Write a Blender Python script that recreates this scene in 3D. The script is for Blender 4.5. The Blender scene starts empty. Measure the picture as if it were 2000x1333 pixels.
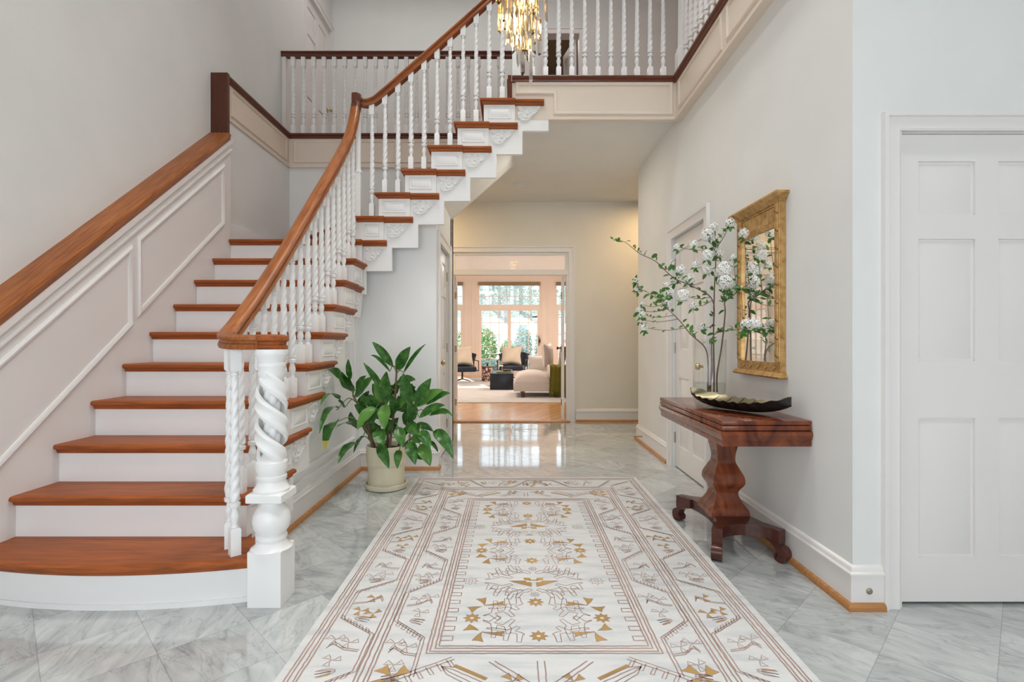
import bpy, bmesh, math, random
from mathutils import Vector, Matrix, noise
PI = math.pi
random.seed(7)
SC = bpy.context.scene
COL = SC.collection
V = Vector
UP = V((0, 0, 1))
# ------------------------------------------------------------ camera / world / light
cam_d = bpy.data.cameras.new('camera'); cam = bpy.data.objects.new('camera', cam_d); COL.objects.link(cam)
cam.location = (0, 0, 1.12); cam.rotation_euler = (PI/2, 0, 0)
cam_d.lens = 18; cam_d.sensor_width = 36; cam_d.clip_start = 0.05; cam_d.clip_end = 300
SC.camera = cam
SC.view_settings.view_transform = 'Standard'
SC.view_settings.look = 'None'
SC.view_settings.exposure = 0.2
SC.view_settings.gamma = 1
SC.view_settings.use_curve_mapping = False
W = bpy.data.worlds.new('sky'); SC.world = W; W.use_nodes = True
W.node_tree.nodes['Background'].inputs[0].default_value = (0.80, 0.90, 1.0, 1)
W.node_tree.nodes['Background'].inputs[1].default_value = 1.9

def lamp(name, kind, loc, energy, color=(1, 1, 1), size=None, sizey=None, rot=(0, 0, 0), **kw):
    d = bpy.data.lights.new(name, kind); d.energy = energy; d.color = color
    if kind == 'AREA':
        d.shape = 'RECTANGLE'; d.size = size; d.size_y = sizey or size
    elif size is not None and kind == 'POINT': d.shadow_soft_size = size
    for k, v in kw.items(): setattr(d, k, v)
    o = bpy.data.objects.new(name, d); COL.objects.link(o); o.location = loc; o.rotation_euler = rot
    return o
# daylight through the tall entrance windows behind the camera (rot so that -Z looks along +Y)
lamp('entrance_daylight', 'AREA', (-0.3, -2.25, 1.30), 47, (0.98, 0.99, 1.0), 4.0, 2.3, (PI/2, 0, 0))
# unseen fill lights added under the two-storey foyer ceiling
for x, y, e in ((-1.0, 0.8, 8), (0.6, 0.4, 17), (-0.7, 3.0, 15), (0.6, 2.4, 13)):
    lamp('foyer_fill_light', 'AREA', (x, y, 6.0), e, (1, 0.985, 0.965), 0.5, 0.5, spread=math.radians(95))
lamp('upper_hall_fill', 'AREA', (-0.6, 5.9, 6.0), 17, (1, 0.99, 0.96), 3.4, 0.6)  # broad unseen panel added as fill for the upper hall
lamp('upper_side_hall_light', 'AREA', (2.5, 3.6, 5.95), 18, (1, 0.9, 0.8), 0.5, 0.5)
# warm lights of the hall crossing behind the stairs
lamp('hall_light', 'AREA', (-1.3, 6.45, 3.0), 11, (1, 0.70, 0.38), 0.2, 0.2)
lamp('hall_light', 'AREA', (1.95, 6.45, 3.0), 12, (1, 0.70, 0.38), 0.2, 0.2)
lamp('hall_light', 'AREA', (0.35, 5.3, 3.03), 9, (1, 0.92, 0.82), 0.3, 0.3)
# living room: unseen fill panels added at the ceiling; sun through its window wall
lamp('living_fill_light', 'AREA', (-1.4, 10.5, 3.25), 66, (1, 0.91, 0.82), 1.2, 1.2)
lamp('living_fill_light', 'AREA', (1.4, 12.5, 3.25), 66, (1, 0.91, 0.82), 1.2, 1.2)
sun = lamp('sun', 'SUN', (0, 20, 10), 6.0, (1, 0.96, 0.88), rot=(math.radians(-58), 0, math.radians(14)), angle=0.02)

# ------------------------------------------------------------ mesh helpers
class MB:
    def __init__(s): s.v = []; s.f = []; s.m = []
    def add(s, vs, fs, mi=0):
        b = len(s.v); s.v += [tuple(p) for p in vs]
        for f in fs: s.f.append([i+b for i in f]); s.m.append(mi)
        return s
    def box(s, x0, x1, y0, y1, z0, z1, mi=0, ch=0.0):
        if ch <= 0:
            vs = [(x, y, z) for z in (z0, z1) for y in (y0, y1) for x in (x0, x1)]
            return s.add(vs, [(0, 2, 3, 1), (4, 5, 7, 6), (0, 1, 5, 4), (2, 6, 7, 3), (0, 4, 6, 2), (1, 3, 7, 5)], mi)
        bm = bmesh.new(); bmesh.ops.create_cube(bm, size=1)
        for v in bm.verts:
            v.co = V((x0+(x1-x0)*(v.co.x+.5), y0+(y1-y0)*(v.co.y+.5), z0+(z1-z0)*(v.co.z+.5)))
        bmesh.ops.bevel(bm, geom=bm.edges[:], offset=ch, segments=2, affect='EDGES', profile=0.5)
        bm.verts.index_update()
        s.add([v.co for v in bm.verts], [[v.index for v in f.verts] for f in bm.faces], mi); bm.free(); return s
    def prism(s, poly, ext, mi=0):
        n = len(poly); ext = V(ext); a = [V(p) for p in poly]; b = [p+ext for p in a]
        fs = [list(range(n))[::-1], list(range(n, 2*n))] + [[i, (i+1) % n, n+(i+1) % n, n+i] for i in range(n)]
        return s.add(a+b, fs, mi)
    def lathe(s, prof, c=(0, 0, 0), seg=24, mi=0, caps=True, axis='Z'):
        vs = []; c = V(c)
        for r, z in prof:
            for i in range(seg):
                a = 2*PI*i/seg
                p = (r*math.cos(a), r*math.sin(a), z)
                if axis == 'X': p = (p[2], p[0], p[1])
                if axis == 'Y': p = (p[0], p[2], p[1])
                vs.append(c+V(p))
        fs = []
        for j in range(len(prof)-1):
            for i in range(seg):
                k = (i+1) % seg
                fs.append([j*seg+i, j*seg+k, (j+1)*seg+k, (j+1)*seg+i])
        if caps:
            if prof[0][0] > 1e-6: fs.append(list(range(seg))[::-1])
            if prof[-1][0] > 1e-6: fs.append([(len(prof)-1)*seg+i for i in range(seg)])
        return s.add(vs, fs, mi)
    def sqlathe(s, prof, c=(0, 0, 0), mi=0):
        vs = []; c = V(c)
        for h, z in prof:
            hx, hy = (h if isinstance(h, tuple) else (h, h))
            for a, b in ((-1, -1), (1, -1), (1, 1), (-1, 1)): vs.append(c+V((a*hx, b*hy, z)))
        fs = [[j*4+i, j*4+(i+1) % 4, (j+1)*4+(i+1) % 4, (j+1)*4+i] for j in range(len(prof)-1) for i in range(4)]
        fs += [[3, 2, 1, 0], [(len(prof)-1)*4+i for i in range(4)]]
        return s.add(vs, fs, mi)
    def mold(s, path, n, prof, closed=False, mi=0):
        """mitred moulding: side = t x n ; prof = closed polygon of (side, normal)"""
        P = [V(p) for p in path]; n = V(n).normalized(); N = len(P); m = len(prof); vs = []
        for i in range(N):
            tin = (P[i]-P[i-1]) if (i > 0 or closed) else None
            tout = (P[(i+1) % N]-P[i]) if (i < N-1 or closed) else None
            if tin is not None: tin = tin.normalized()
            if tout is not None: tout = tout.normalized()
            if tin is None: tin = tout
            if tout is None: tout = tin
            s1 = tin.cross(n).normalized(); s2 = tout.cross(n).normalized()
            q = (s1+s2); q = q.normalized() if q.length > 1e-6 else s1
            k = 1.0/max(0.25, q.dot(s1))
            for a, b in prof: vs.append(P[i]+q*(a*k)+n*b)
        fs = []
        for i in range(N if closed else N-1):
            j = (i+1) % N
            for a in range(m):
                b = (a+1) % m
                fs.append([i*m+a, i*m+b, j*m+b, j*m+a])
        if not closed: fs += [list(range(m))[::-1], [(N-1)*m+a for a in range(m)]]
        return s.add(vs, fs, mi)
    def sweep(s, path, prof, mi=0, scale=None):
        """free 3D sweep, profile (side, up) with horizontal side vector"""
        P = [V(p) for p in path]; N = len(P); m = len(prof); vs = []; last = None
        for i in range(N):
            t = (P[min(i+1, N-1)]-P[max(i-1, 0)]).normalized()
            sd = t.cross(UP)
            if sd.length < 0.25 and last is not None: sd = last
            sd.normalize(); last = sd
            u = sd.cross(t).normalized(); k = scale[i] if scale else 1
            for a, b in prof: vs.append(P[i]+sd*a*k+u*b*k)
        fs = [[i*m+a, i*m+(a+1) % m, (i+1)*m+(a+1) % m, (i+1)*m+a] for i in range(N-1) for a in range(m)]
        fs += [list(range(m))[::-1], [(N-1)*m+a for a in range(m)]]
        return s.add(vs, fs, mi)
    def tube(s, path, r, seg=8, mi=0, r1=None):
        P = [V(p) for p in path]; N = len(P); vs = []; nrm = None
        for i in range(N):
            t = (P[min(i+1, N-1)]-P[max(i-1, 0)]).normalized()
            if nrm is None: nrm = t.orthogonal().normalized()
            nrm = (nrm-t*nrm.dot(t)).normalized(); b = t.cross(nrm)
            rr = r if r1 is None else r+(r1-r)*i/(N-1)
            for k in range(seg):
                a = 2*PI*k/seg; vs.append(P[i]+nrm*math.cos(a)*rr+b*math.sin(a)*rr)
        fs = [[i*seg+k, i*seg+(k+1) % seg, (i+1)*seg+(k+1) % seg, (i+1)*seg+k] for i in range(N-1) for k in range(seg)]
        fs += [list(range(seg))[::-1], [(N-1)*seg+k for k in range(seg)]]
        return s.add(vs, fs, mi)
    def sphere(s, c, r, seg=10, rings=6, mi=0):
        rr = r if isinstance(r, (tuple, list)) else (r, r, r); vs = []; c = V(c)
        for j in range(rings+1):
            ph = PI*j/rings
            for i in range(seg):
                a = 2*PI*i/seg
                vs.append(c+V((rr[0]*math.sin(ph)*math.cos(a), rr[1]*math.sin(ph)*math.sin(a), rr[2]*math.cos(ph))))
        fs = [[j*seg+i, (j+1)*seg+i, (j+1)*seg+(i+1) % seg, j*seg+(i+1) % seg] for j in range(rings) for i in range(seg)]
        return s.add(vs, fs, mi)
    def grid(s, fn, nu, nv, mi=0, wrap=False):
        vs = [fn(i/nu, j/nv) for j in range(nv+1) for i in range(nu+1)]
        fs = [[j*(nu+1)+i, j*(nu+1)+i+1, (j+1)*(nu+1)+i+1, (j+1)*(nu+1)+i] for j in range(nv) for i in range(nu)]
        return s.add(vs, fs, mi)
    def mesh(s, name, mats, smooth=35, recalc=True):
        me = bpy.data.meshes.new(name); me.from_pydata(s.v, [], s.f)
        for m in (mats if isinstance(mats, (list, tuple)) else [mats]): me.materials.append(m)
        me.polygons.foreach_set('material_index', s.m)
        if recalc:
            bm = bmesh.new(); bm.from_mesh(me); bmesh.ops.remove_doubles(bm, verts=bm.verts, dist=1e-6)
            bmesh.ops.recalc_face_normals(bm, faces=bm.faces); bm.to_mesh(me); bm.free()
        if smooth:
            me.polygons.foreach_set('use_smooth', [True]*len(me.polygons))
            me.set_sharp_from_angle(angle=math.radians(smooth))
        me.update(); return me
    def obj(s, name, mats, parent=None, smooth=35, recalc=True):
        return link(name, s.mesh(name, mats, smooth, recalc), parent)
def link(name, data, parent=None):
    o = bpy.data.objects.new(name, data); COL.objects.link(o)
    if parent is not None: o.parent = parent
    return o
def tag(o, label=None, cat=None, group=None, kind=None):
    if label: o['label'] = label
    if cat: o['category'] = cat
    if group: o['group'] = group
    if kind: o['kind'] = kind
    return o
def thing(name, label, cat, loc=(0, 0, 0), rz=0, group=None):
    o = link(name, None); o.location = loc; o.rotation_euler = (0, 0, rz); return tag(o, label, cat, group)
def local(o, parent, loc=(0, 0, 0)):
    return o
def struct(name, mb, mat, label=None, parent=None):
    o = mb.obj(name, mat, parent)
    if parent is None: o['kind'] = 'structure'
    if label: o['label'] = label
    return o
def P(x, y, Y): return V(((x-1000)*Y/1000, Y, 1.12+(666.5-y)*Y/1000))
def spline(pts, n=8):
    pts = [V(p) for p in pts]; out = []
    for i in range(len(pts)-1):
        p0 = pts[max(i-1, 0)]; p1 = pts[i]; p2 = pts[i+1]; p3 = pts[min(i+2, len(pts)-1)]
        for k in range(n):
            t = k/n
            out.append(0.5*((2*p1)+(p2-p0)*t+(2*p0-5*p1+4*p2-p3)*t*t+(3*p1-p0-3*p2+p3)*t**3))
    out.append(pts[-1]); return out

# ------------------------------------------------------------ materials
def nd(nt, t, **kw):
    n = nt.nodes.new(t)
    for k, v in kw.items():
        if k.startswith('i_'): n.inputs[int(k[2:]) if k[2:].isdigit() else k[2:]].default_value = v
        else: setattr(n, k, v)
    return n
def base_mat(name, color=(.8, .8, .8), rough=.5, metal=0, spec=.5, trans=0, ior=1.45, coat=0, emit=None, es=0, sheen=0):
    m = bpy.data.materials.new(name); m.use_nodes = True; nt = m.node_tree; b = nt.nodes['Principled BSDF']
    b.inputs['Base Color'].default_value = (*color, 1); b.inputs['Roughness'].default_value = rough
    b.inputs['Metallic'].default_value = metal; b.inputs['Specular IOR Level'].default_value = spec
    b.inputs['Transmission Weight'].default_value = trans; b.inputs['IOR'].default_value = ior
    b.inputs['Coat Weight'].default_value = coat; b.inputs['Coat Roughness'].default_value = .08
    if sheen: b.inputs['Sheen Weight'].default_value = sheen
    if emit: b.inputs['Emission Color'].default_value = (*emit, 1); b.inputs['Emission Strength'].default_value = es
    return m, nt, b
def ramp(nt, stops):
    r = nt.nodes.new('ShaderNodeValToRGB'); e = r.color_ramp.elements
    while len(e) < len(stops): e.new(0.5)
    for i, (p, c) in enumerate(stops): e[i].position = p; e[i].color = (*c, 1)
    return r
def paint(name, c, rough=.55, bump=.02, var=.02, spec=.4):
    m, nt, b = base_mat(name, c, rough, spec=spec)
    tc = nd(nt, 'ShaderNodeTexCoord'); n = nd(nt, 'ShaderNodeTexNoise'); n.inputs['Scale'].default_value = 3; n.inputs['Detail'].default_value = 4
    nt.links.new(tc.outputs['Object'], n.inputs['Vector'])
    r = ramp(nt, [(.3, tuple(x*(1-var) for x in c)), (.7, tuple(min(1, x*(1+var)) for x in c))])
    nt.links.new(n.outputs['Fac'], r.inputs[0]); nt.links.new(r.outputs[0], b.inputs['Base Color'])
    if bump:
        n2 = nd(nt, 'ShaderNodeTexNoise'); n2.inputs['Scale'].default_value = 180; nt.links.new(tc.outputs['Object'], n2.inputs['Vector'])
        bp = nd(nt, 'ShaderNodeBump'); bp.inputs['Strength'].default_value = bump; bp.inputs['Distance'].default_value = .01
        nt.links.new(n2.outputs['Fac'], bp.inputs['Height']); nt.links.new(bp.outputs[0], b.inputs['Normal'])
    return m
def wood(name, dark, light, axis=0, scale=6, rough=.3, coat=.3, stretch=14, flame=0.0, tilt=None):
    m, nt, b = base_mat(name, light, rough, coat=coat, spec=.24)
    tc = nd(nt, 'ShaderNodeTexCoord'); mp = nd(nt, 'ShaderNodeMapping')
    sc = [stretch]*3; sc[axis] = 1; mp.inputs['Scale'].default_value = sc
    n = nd(nt, 'ShaderNodeTexNoise'); n.inputs['Scale'].default_value = scale; n.inputs['Detail'].default_value = 8; n.inputs['Distortion'].default_value = .6+flame
    n2 = nd(nt, 'ShaderNodeTexNoise'); n2.inputs['Scale'].default_value = 1.7; n2.inputs['Detail'].default_value = 2
    src = tc.outputs['Object']
    if tilt:
        vr_ = nd(nt, 'ShaderNodeVectorRotate', rotation_type=tilt[0]); vr_.inputs['Angle'].default_value = tilt[1]; nt.links.new(src, vr_.inputs['Vector']); src = vr_.outputs[0]
    nt.links.new(src, mp.inputs[0]); nt.links.new(mp.outputs[0], n.inputs['Vector']); nt.links.new(tc.outputs['Object'], n2.inputs['Vector'])
    ad = nd(nt, 'ShaderNodeMath', operation='MULTIPLY_ADD'); nt.links.new(n.outputs['Fac'], ad.inputs[0]); ad.inputs[1].default_value = .7
    ml = nd(nt, 'ShaderNodeMath', operation='MULTIPLY'); nt.links.new(n2.outputs['Fac'], ml.inputs[0]); ml.inputs[1].default_value = .3
    nt.links.new(ml.outputs[0], ad.inputs[2])
    r = ramp(nt, [(.32, dark), (.68, light)]); nt.links.new(ad.outputs[0], r.inputs[0]); nt.links.new(r.outputs[0], b.inputs['Base Color'])
    return m
M = {}
M['wall'] = paint('wall_paint', (.80, .805, .785))
M['wallhall'] = paint('hall_wall_paint', (.80, .755, .665))
M['ceil'] = paint('ceiling_paint', (.80, .80, .77))
M['trim'] = paint('white_trim', (.83, .80, .775), .3, 0, .01, .5)
M['fascia'] = paint('trim_warm_lit', (.78, .675, .57), .4, 0, .01, .5)  # trim colour with the chandelier's warm light painted into it
M['white'] = paint('stair_white', (.90, .90, .89), .3, 0, .01, .5)
M['peach'] = paint('peach_trim', (.92, .80, .71), .45, 0, .02)
M['cherry'] = wood('cherry_wood', (.20, .058, .018), (.47, .125, .030), 0, 5, .44, .0)
M['cherryY'] = wood('cherry_wood_rail', (.21, .060, .018), (.48, .165, .045), 1, 5, .34, .12, tilt=('X_AXIS', -.70))
M['cherryX'] = wood('cherry_wood_upper_rail', (.18, .05, .016), (.42, .13, .04), 0, 5, .34, .12, tilt=('Y_AXIS', .727))
M['cherryZ'] = wood('cherry_wood_post', (.070, .022, .012), (.115, .036, .020), 2, 5)
M['cherryD'] = wood('dark_cherry', (.10, .030, .018), (.17, .052, .028), 0, 5)
M['shoe'] = wood('oak_shoe', (.38, .17, .06), (.60, .29, .11), 0, 5, .4, .1)
M['mahog'] = wood('mahogany_veneer', (.055, .014, .011), (.30, .080, .030), 2, 2.6, .24, .4, 2.5, 2.6)
M['mahogD'] = wood('mahogany_dark', (.04, .014, .012), (.11, .034, .022), 1, 3, .28, .4, 6)
M['brass'] = base_mat('aged_brass', (.60, .47, .26), .32, 1)[0]
M['hinge'] = base_mat('hinge_metal', (.42, .37, .28), .38, 1)[0]
M['bronze'] = base_mat('dark_bronze', (.10, .055, .035), .4, .8)[0]
M['dark'] = base_mat('gap_shade', (.03, .027, .025), .8)[0]  # near-black sheet colour standing in for shade in the door gaps
# gold leaf
m, nt, b = base_mat('gold_leaf', (.62, .36, .12), .42, .75); M['gold'] = m
tc = nd(nt, 'ShaderNodeTexCoord'); n = nd(nt, 'ShaderNodeTexNoise'); n.inputs['Scale'].default_value = 28; n.inputs['Detail'].default_value = 5
nt.links.new(tc.outputs['Object'], n.inputs['Vector'])
r = ramp(nt, [(.28, (.36, .19, .07)), (.5, (.56, .34, .13)), (.78, (.70, .47, .22))]); nt.links.new(n.outputs['Fac'], r.inputs[0]); nt.links.new(r.outputs[0], b.inputs['Base Color'])
M['goldD'] = base_mat('dark_gilding_gap_shade', (.20, .10, .045), .5, .6)[0]
M['mirror'] = base_mat('mirror_glass', (.93, .93, .90), .02, 1)[0]
def pane(name, tint=(1, 1, 1), ior=1.45):
    m = bpy.data.materials.new(name); m.use_nodes = True; nt = m.node_tree; nt.nodes.clear()
    o = nd(nt, 'ShaderNodeOutputMaterial'); t = nd(nt, 'ShaderNodeBsdfTransparent'); t.inputs[0].default_value = (*tint, 1)
    g = nd(nt, 'ShaderNodeBsdfGlossy'); g.inputs['Roughness'].default_value = .02; fr = nd(nt, 'ShaderNodeLayerWeight'); fr.inputs[0].default_value = .5; pw = nd(nt, 'ShaderNodeMath', operation='POWER'); pw.inputs[1].default_value = 4.0
    ma = nd(nt, 'ShaderNodeMath', operation='MULTIPLY_ADD'); ma.inputs[1].default_value = .75; ma.inputs[2].default_value = .035; nt.links.new(fr.outputs['Facing'], pw.inputs[0]); nt.links.new(pw.outputs[0], ma.inputs[0])
    mx = nd(nt, 'ShaderNodeMixShader'); nt.links.new(ma.outputs[0], mx.inputs[0]); nt.links.new(t.outputs[0], mx.inputs[1]); nt.links.new(g.outputs[0], mx.inputs[2])
    nt.links.new(mx.outputs[0], o.inputs[0]); return m
M['pane'] = pane('window_pane')
M['vase'] = pane('vase_glass', (.985, .995, .99), 1.5)
M['water'] = pane('vase_water', (.93, .95, .93), 1.33)
M['crystal'] = base_mat('crystal', (1, .96, .88), .10, trans=1, ior=1.35)[0]
M['bulb'] = base_mat('bulb', (1, .9, .7), .4, emit=(1, .60, .26), es=40)[0]
M['pot'] = paint('cream_ceramic', (.80, .74, .55), .35, 0, .015)
M['soil'] = paint('soil', (.06, .04, .028), .9, .3, .3)
M['stem'] = paint('plant_stem', (.16, .22, .08), .5, 0, .3)
M['cane'] = paint('plant_cane', (.20, .14, .08), .7, 0, .5)
M['bark'] = paint('twig_bark', (.17, .10, .075), .7, 0, .3)
M['leafs'] = paint('spray_leaf', (.07, .19, .035), .4, 0, .35)
M['petal'] = paint('white_petal', (.95, .95, .93), .5, 0, .02)
M['petalc'] = paint('blossom_core', (.30, .33, .16), .6, 0, .2)
# plant leaf with veins and patches
m, nt, b = base_mat('plant_leaf', (.05, .17, .03), .3); M['leaf'] = m
tc = nd(nt, 'ShaderNodeTexCoord'); n = nd(nt, 'ShaderNodeTexNoise'); n.inputs['Scale'].default_value = 22; n.inputs['Detail'].default_value = 8; n.inputs['Roughness'].default_value = .7
nt.links.new(tc.outputs['Object'], n.inputs['Vector'])
r = ramp(nt, [(.34, (.018, .085, .018)), (.52, (.050, .17, .028)), (.72, (.16, .33, .07))]); nt.links.new(n.outputs['Fac'], r.inputs[0]); nt.links.new(r.outputs[0], b.inputs['Base Color'])
M['leafL'] = paint('plant_leaf_light', (.13, .30, .06), .3, 0, .45)
M['leafY'] = paint('plant_leaf_yellow', (.50, .42, .05), .4, 0, .3)
# marble floor
m, nt, b = base_mat('marble_tile', (.7, .72, .7), .07, spec=.6, coat=.45); M['marble'] = m; b.inputs['Coat Roughness'].default_value = .03
L = nt.links.new
def math_(op, a, bb=None, c=None):
    n = nd(nt, 'ShaderNodeMath', operation=op)
    for i, x in enumerate((a, bb, c)):
        if x is None: continue
        if isinstance(x, (int, float)): n.inputs[i].default_value = x
        else: L(x, n.inputs[i])
    return n.outputs[0]
tc = nd(nt, 'ShaderNodeTexCoord'); sp = nd(nt, 'ShaderNodeSeparateXYZ'); L(tc.outputs['Object'], sp.inputs[0])
T = .304
u = math_('MULTIPLY', math_('ADD', math_('ADD', sp.outputs[0], sp.outputs[1]), -.993+10*T*1.4142), 1/(1.4142*T))
v = math_('MULTIPLY', math_('ADD', math_('SUBTRACT', sp.outputs[1], sp.outputs[0]), -2.668+10*T*1.4142), 1/(1.4142*T))
fu = math_('FLOOR', u); fv = math_('FLOOR', v)
cb = nd(nt, 'ShaderNodeCombineXYZ'); L(fu, cb.inputs[0]); L(fv, cb.inputs[1])
wn = nd(nt, 'ShaderNodeTexWhiteNoise'); wn.noise_dimensions = '3D'; L(cb.outputs[0], wn.inputs[0])
off = nd(nt, 'ShaderNodeVectorMath', operation='SCALE'); L(wn.outputs['Color'], off.inputs[0]); off.inputs['Scale'].default_value = 30
rot = nd(nt, 'ShaderNodeVectorRotate', rotation_type='Z_AXIS'); L(tc.outputs['Object'], rot.inputs['Vector']); L(math_('MULTIPLY', wn.outputs['Value'], 1.6), rot.inputs['Angle'])
st = nd(nt, 'ShaderNodeMapping'); st.inputs['Scale'].default_value = (1, 3.2, 1); L(rot.outputs[0], st.inputs[0])
av = nd(nt, 'ShaderNodeVectorMath', operation='ADD'); L(st.outputs[0], av.inputs[0]); L(off.outputs[0], av.inputs[1])
n1 = nd(nt, 'ShaderNodeTexNoise'); n1.inputs['Scale'].default_value = 3.2; n1.inputs['Detail'].default_value = 9; n1.inputs['Roughness'].default_value = .62; n1.inputs['Distortion'].default_value = 1.4; L(av.outputs[0], n1.inputs['Vector'])
n2 = nd(nt, 'ShaderNodeTexNoise'); n2.inputs['Scale'].default_value = 2.2; n2.inputs['Detail'].default_value = 6; n2.inputs['Distortion'].default_value = 2.2; L(av.outputs[0], n2.inputs['Vector'])
vein = math_('ABSOLUTE', math_('SUBTRACT', n2.outputs['Fac'], .5))
vr = nd(nt, 'ShaderNodeMapRange'); L(vein, vr.inputs[0]); vr.inputs[1].default_value = 0; vr.inputs[2].default_value = .022; vr.inputs[3].default_value = .80; vr.inputs[4].default_value = 1
r1 = ramp(nt, [(.30, (.42, .45, .455)), (.46, (.58, .61, .605)), (.64, (.70, .725, .715))]); L(n1.outputs['Fac'], r1.inputs[0])
tv = math_('MULTIPLY_ADD', wn.outputs['Value'], .18, .71)
mm = math_('MULTIPLY', vr.outputs[0], tv)
def seam(c):
    f = math_('FRACT', c); return math_('MINIMUM', f, math_('SUBTRACT', 1, f))
sd = math_('MINIMUM', seam(u), seam(v)); sr = nd(nt, 'ShaderNodeMapRange'); L(sd, sr.inputs[0]); sr.inputs[1].default_value = .003; sr.inputs[2].default_value = .007; sr.inputs[3].default_value = .72; sr.inputs[4].default_value = 1
mx = nd(nt, 'ShaderNodeVectorMath', operation='SCALE'); L(r1.outputs[0], mx.inputs[0]); L(math_('MULTIPLY', mm, sr.outputs[0]), mx.inputs['Scale'])
L(mx.outputs[0], b.inputs['Base Color'])
M['inlay'] = paint('blue_grey_inlay', (.16, .20, .23), .1, 0, .2)
M['inlayL'] = paint('pale_inlay', (.50, .46, .40), .1, 0, .1)
# oak floor
m, nt, b = base_mat('oak_floor', (.6, .35, .15), .22, coat=.3); M['oak'] = m; L = nt.links.new
tc = nd(nt, 'ShaderNodeTexCoord'); br = nd(nt, 'ShaderNodeTexBrick'); br.inputs['Scale'].default_value = 1; br.inputs['Brick Width'].default_value = 1.1; br.inputs['Row Height'].default_value = .07; br.inputs['Mortar Size'].default_value = .001
br.inputs['Color1'].default_value = (.62, .30, .11, 1); br.inputs['Color2'].default_value = (.78, .44, .19, 1); br.inputs['Mortar'].default_value = (.3, .15, .06, 1)
mp = nd(nt, 'ShaderNodeMapping'); mp.inputs['Rotation'].default_value = (0, 0, PI/2+.5); L(tc.outputs['Object'], mp.inputs[0]); L(mp.outputs[0], br.inputs['Vector']); L(br.outputs['Color'], b.inputs['Base Color'])
# rug
m, nt, b = base_mat('ivory_wool', (.72, .70, .67), .95, spec=.1, sheen=.2); M['wool'] = m; L = nt.links.new
tc = nd(nt, 'ShaderNodeTexCoord'); mp = nd(nt, 'ShaderNodeMapping'); mp.inputs['Scale'].default_value = (1, 5, 1); L(tc.outputs['Object'], mp.inputs[0])
n = nd(nt, 'ShaderNodeTexNoise'); n.inputs['Scale'].default_value = 4; n.inputs['Detail'].default_value = 6; L(mp.outputs[0], n.inputs['Vector'])
r = ramp(nt, [(.34, (.60, .62, .62)), (.5, (.70, .70, .69)), (.7, (.75, .74, .725))]); L(n.outputs['Fac'], r.inputs[0]); L(r.outputs[0], b.inputs['Base Color'])
n3 = nd(nt, 'ShaderNodeTexNoise'); n3.inputs['Scale'].default_value = 260; L(tc.outputs['Object'], n3.inputs['Vector']); bp = nd(nt, 'ShaderNodeBump'); bp.inputs['Strength'].default_value = .5; bp.inputs['Distance'].default_value = .004; L(n3.outputs['Fac'], bp.inputs['Height']); L(bp.outputs[0], b.inputs['Normal'])
M['yarnB'] = paint('brown_yarn', (.40, .275, .235), .95, 0, .25, .05)
M['yarnG'] = paint('gold_yarn', (.50, .315, .12), .95, 0, .25, .05)
M['bowl'] = base_mat('black_leaf_metal', (.035, .030, .028), .38, .7)[0]
M['bowlin'] = base_mat('olive_bronze', (.23, .20, .12), .30, .8)[0]
M['linen'] = paint('linen', (.66, .58, .52), .9, .1, .04)
M['boucle'] = paint('boucle_cream', (.72, .60, .47), .95, .6, .12)
M['navy'] = base_mat('navy_leather', (.012, .020, .038), .35)[0]
M['black'] = base_mat('black_lacquer', (.010, .014, .022), .3)[0]
M['metalD'] = base_mat('dark_metal', (.05, .04, .035), .4, .8)[0]
M['olive'] = paint('olive_throw', (.16, .14, .02), .95, .5, .2)
M['rugf'] = paint('pale_wool_rug', (.62, .58, .54), .95, .4, .06)
M['book'] = paint('book_cloth', (.22, .21, .13), .7, 0, .2)
M['shade'] = paint('bamboo_shade', (.33, .25, .16), .8, 0, .1)
M['lawn'] = paint('lawn', (.60, .56, .48), .9, 0, .15)
M['pave'] = paint('patio_paving', (.42, .45, .50), .8, 0, .1)
M['bush'] = paint('bush_leaf', (.16, .36, .10), .6, 0, .5)
M['spruce'] = paint('blue_spruce', (.34, .48, .44), .7, 0, .4)
M['wild'] = paint('woodland_leaf', (.36, .46, .38), .8, 0, .4)
M['trunk'] = paint('tree_trunk', (.50, .50, .50), .9, .2, .3)
M['pink'] = paint('pink_blossom', (.75, .30, .30), .8, 0, .2)
m, nt, b = base_mat('speckled_mosaic', (.3, .15, .1), .4); M['mosaic'] = m; L = nt.links.new
tc = nd(nt, 'ShaderNodeTexCoord'); vo = nd(nt, 'ShaderNodeTexVoronoi'); vo.inputs['Scale'].default_value = 28; L(tc.outputs['Object'], vo.inputs['Vector'])
sx = nd(nt, 'ShaderNodeSeparateXYZ'); L(vo.outputs['Color'], sx.inputs[0]); r = ramp(nt, [(.2, (.08, .03, .025)), (.5, (.30, .10, .07)), (.8, (.75, .62, .50))]); L(sx.outputs[0], r.inputs[0]); L(r.outputs[0], b.inputs['Base Color'])

# ------------------------------------------------------------ stair numbers
R = .1965
def Yk(k): return 2.417+.231*(k-2)
def Xk(k): return -1.110+.2195*(k-12)
XW, XL = 1.43, -2.342      # right wall, stair side of left knee wall
XU = -2.49                 # upper left wall
FL2 = 17*R                 # 3.34 second floor
CE = 3.05                  # hall ceiling
TOP = 6.1

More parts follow.
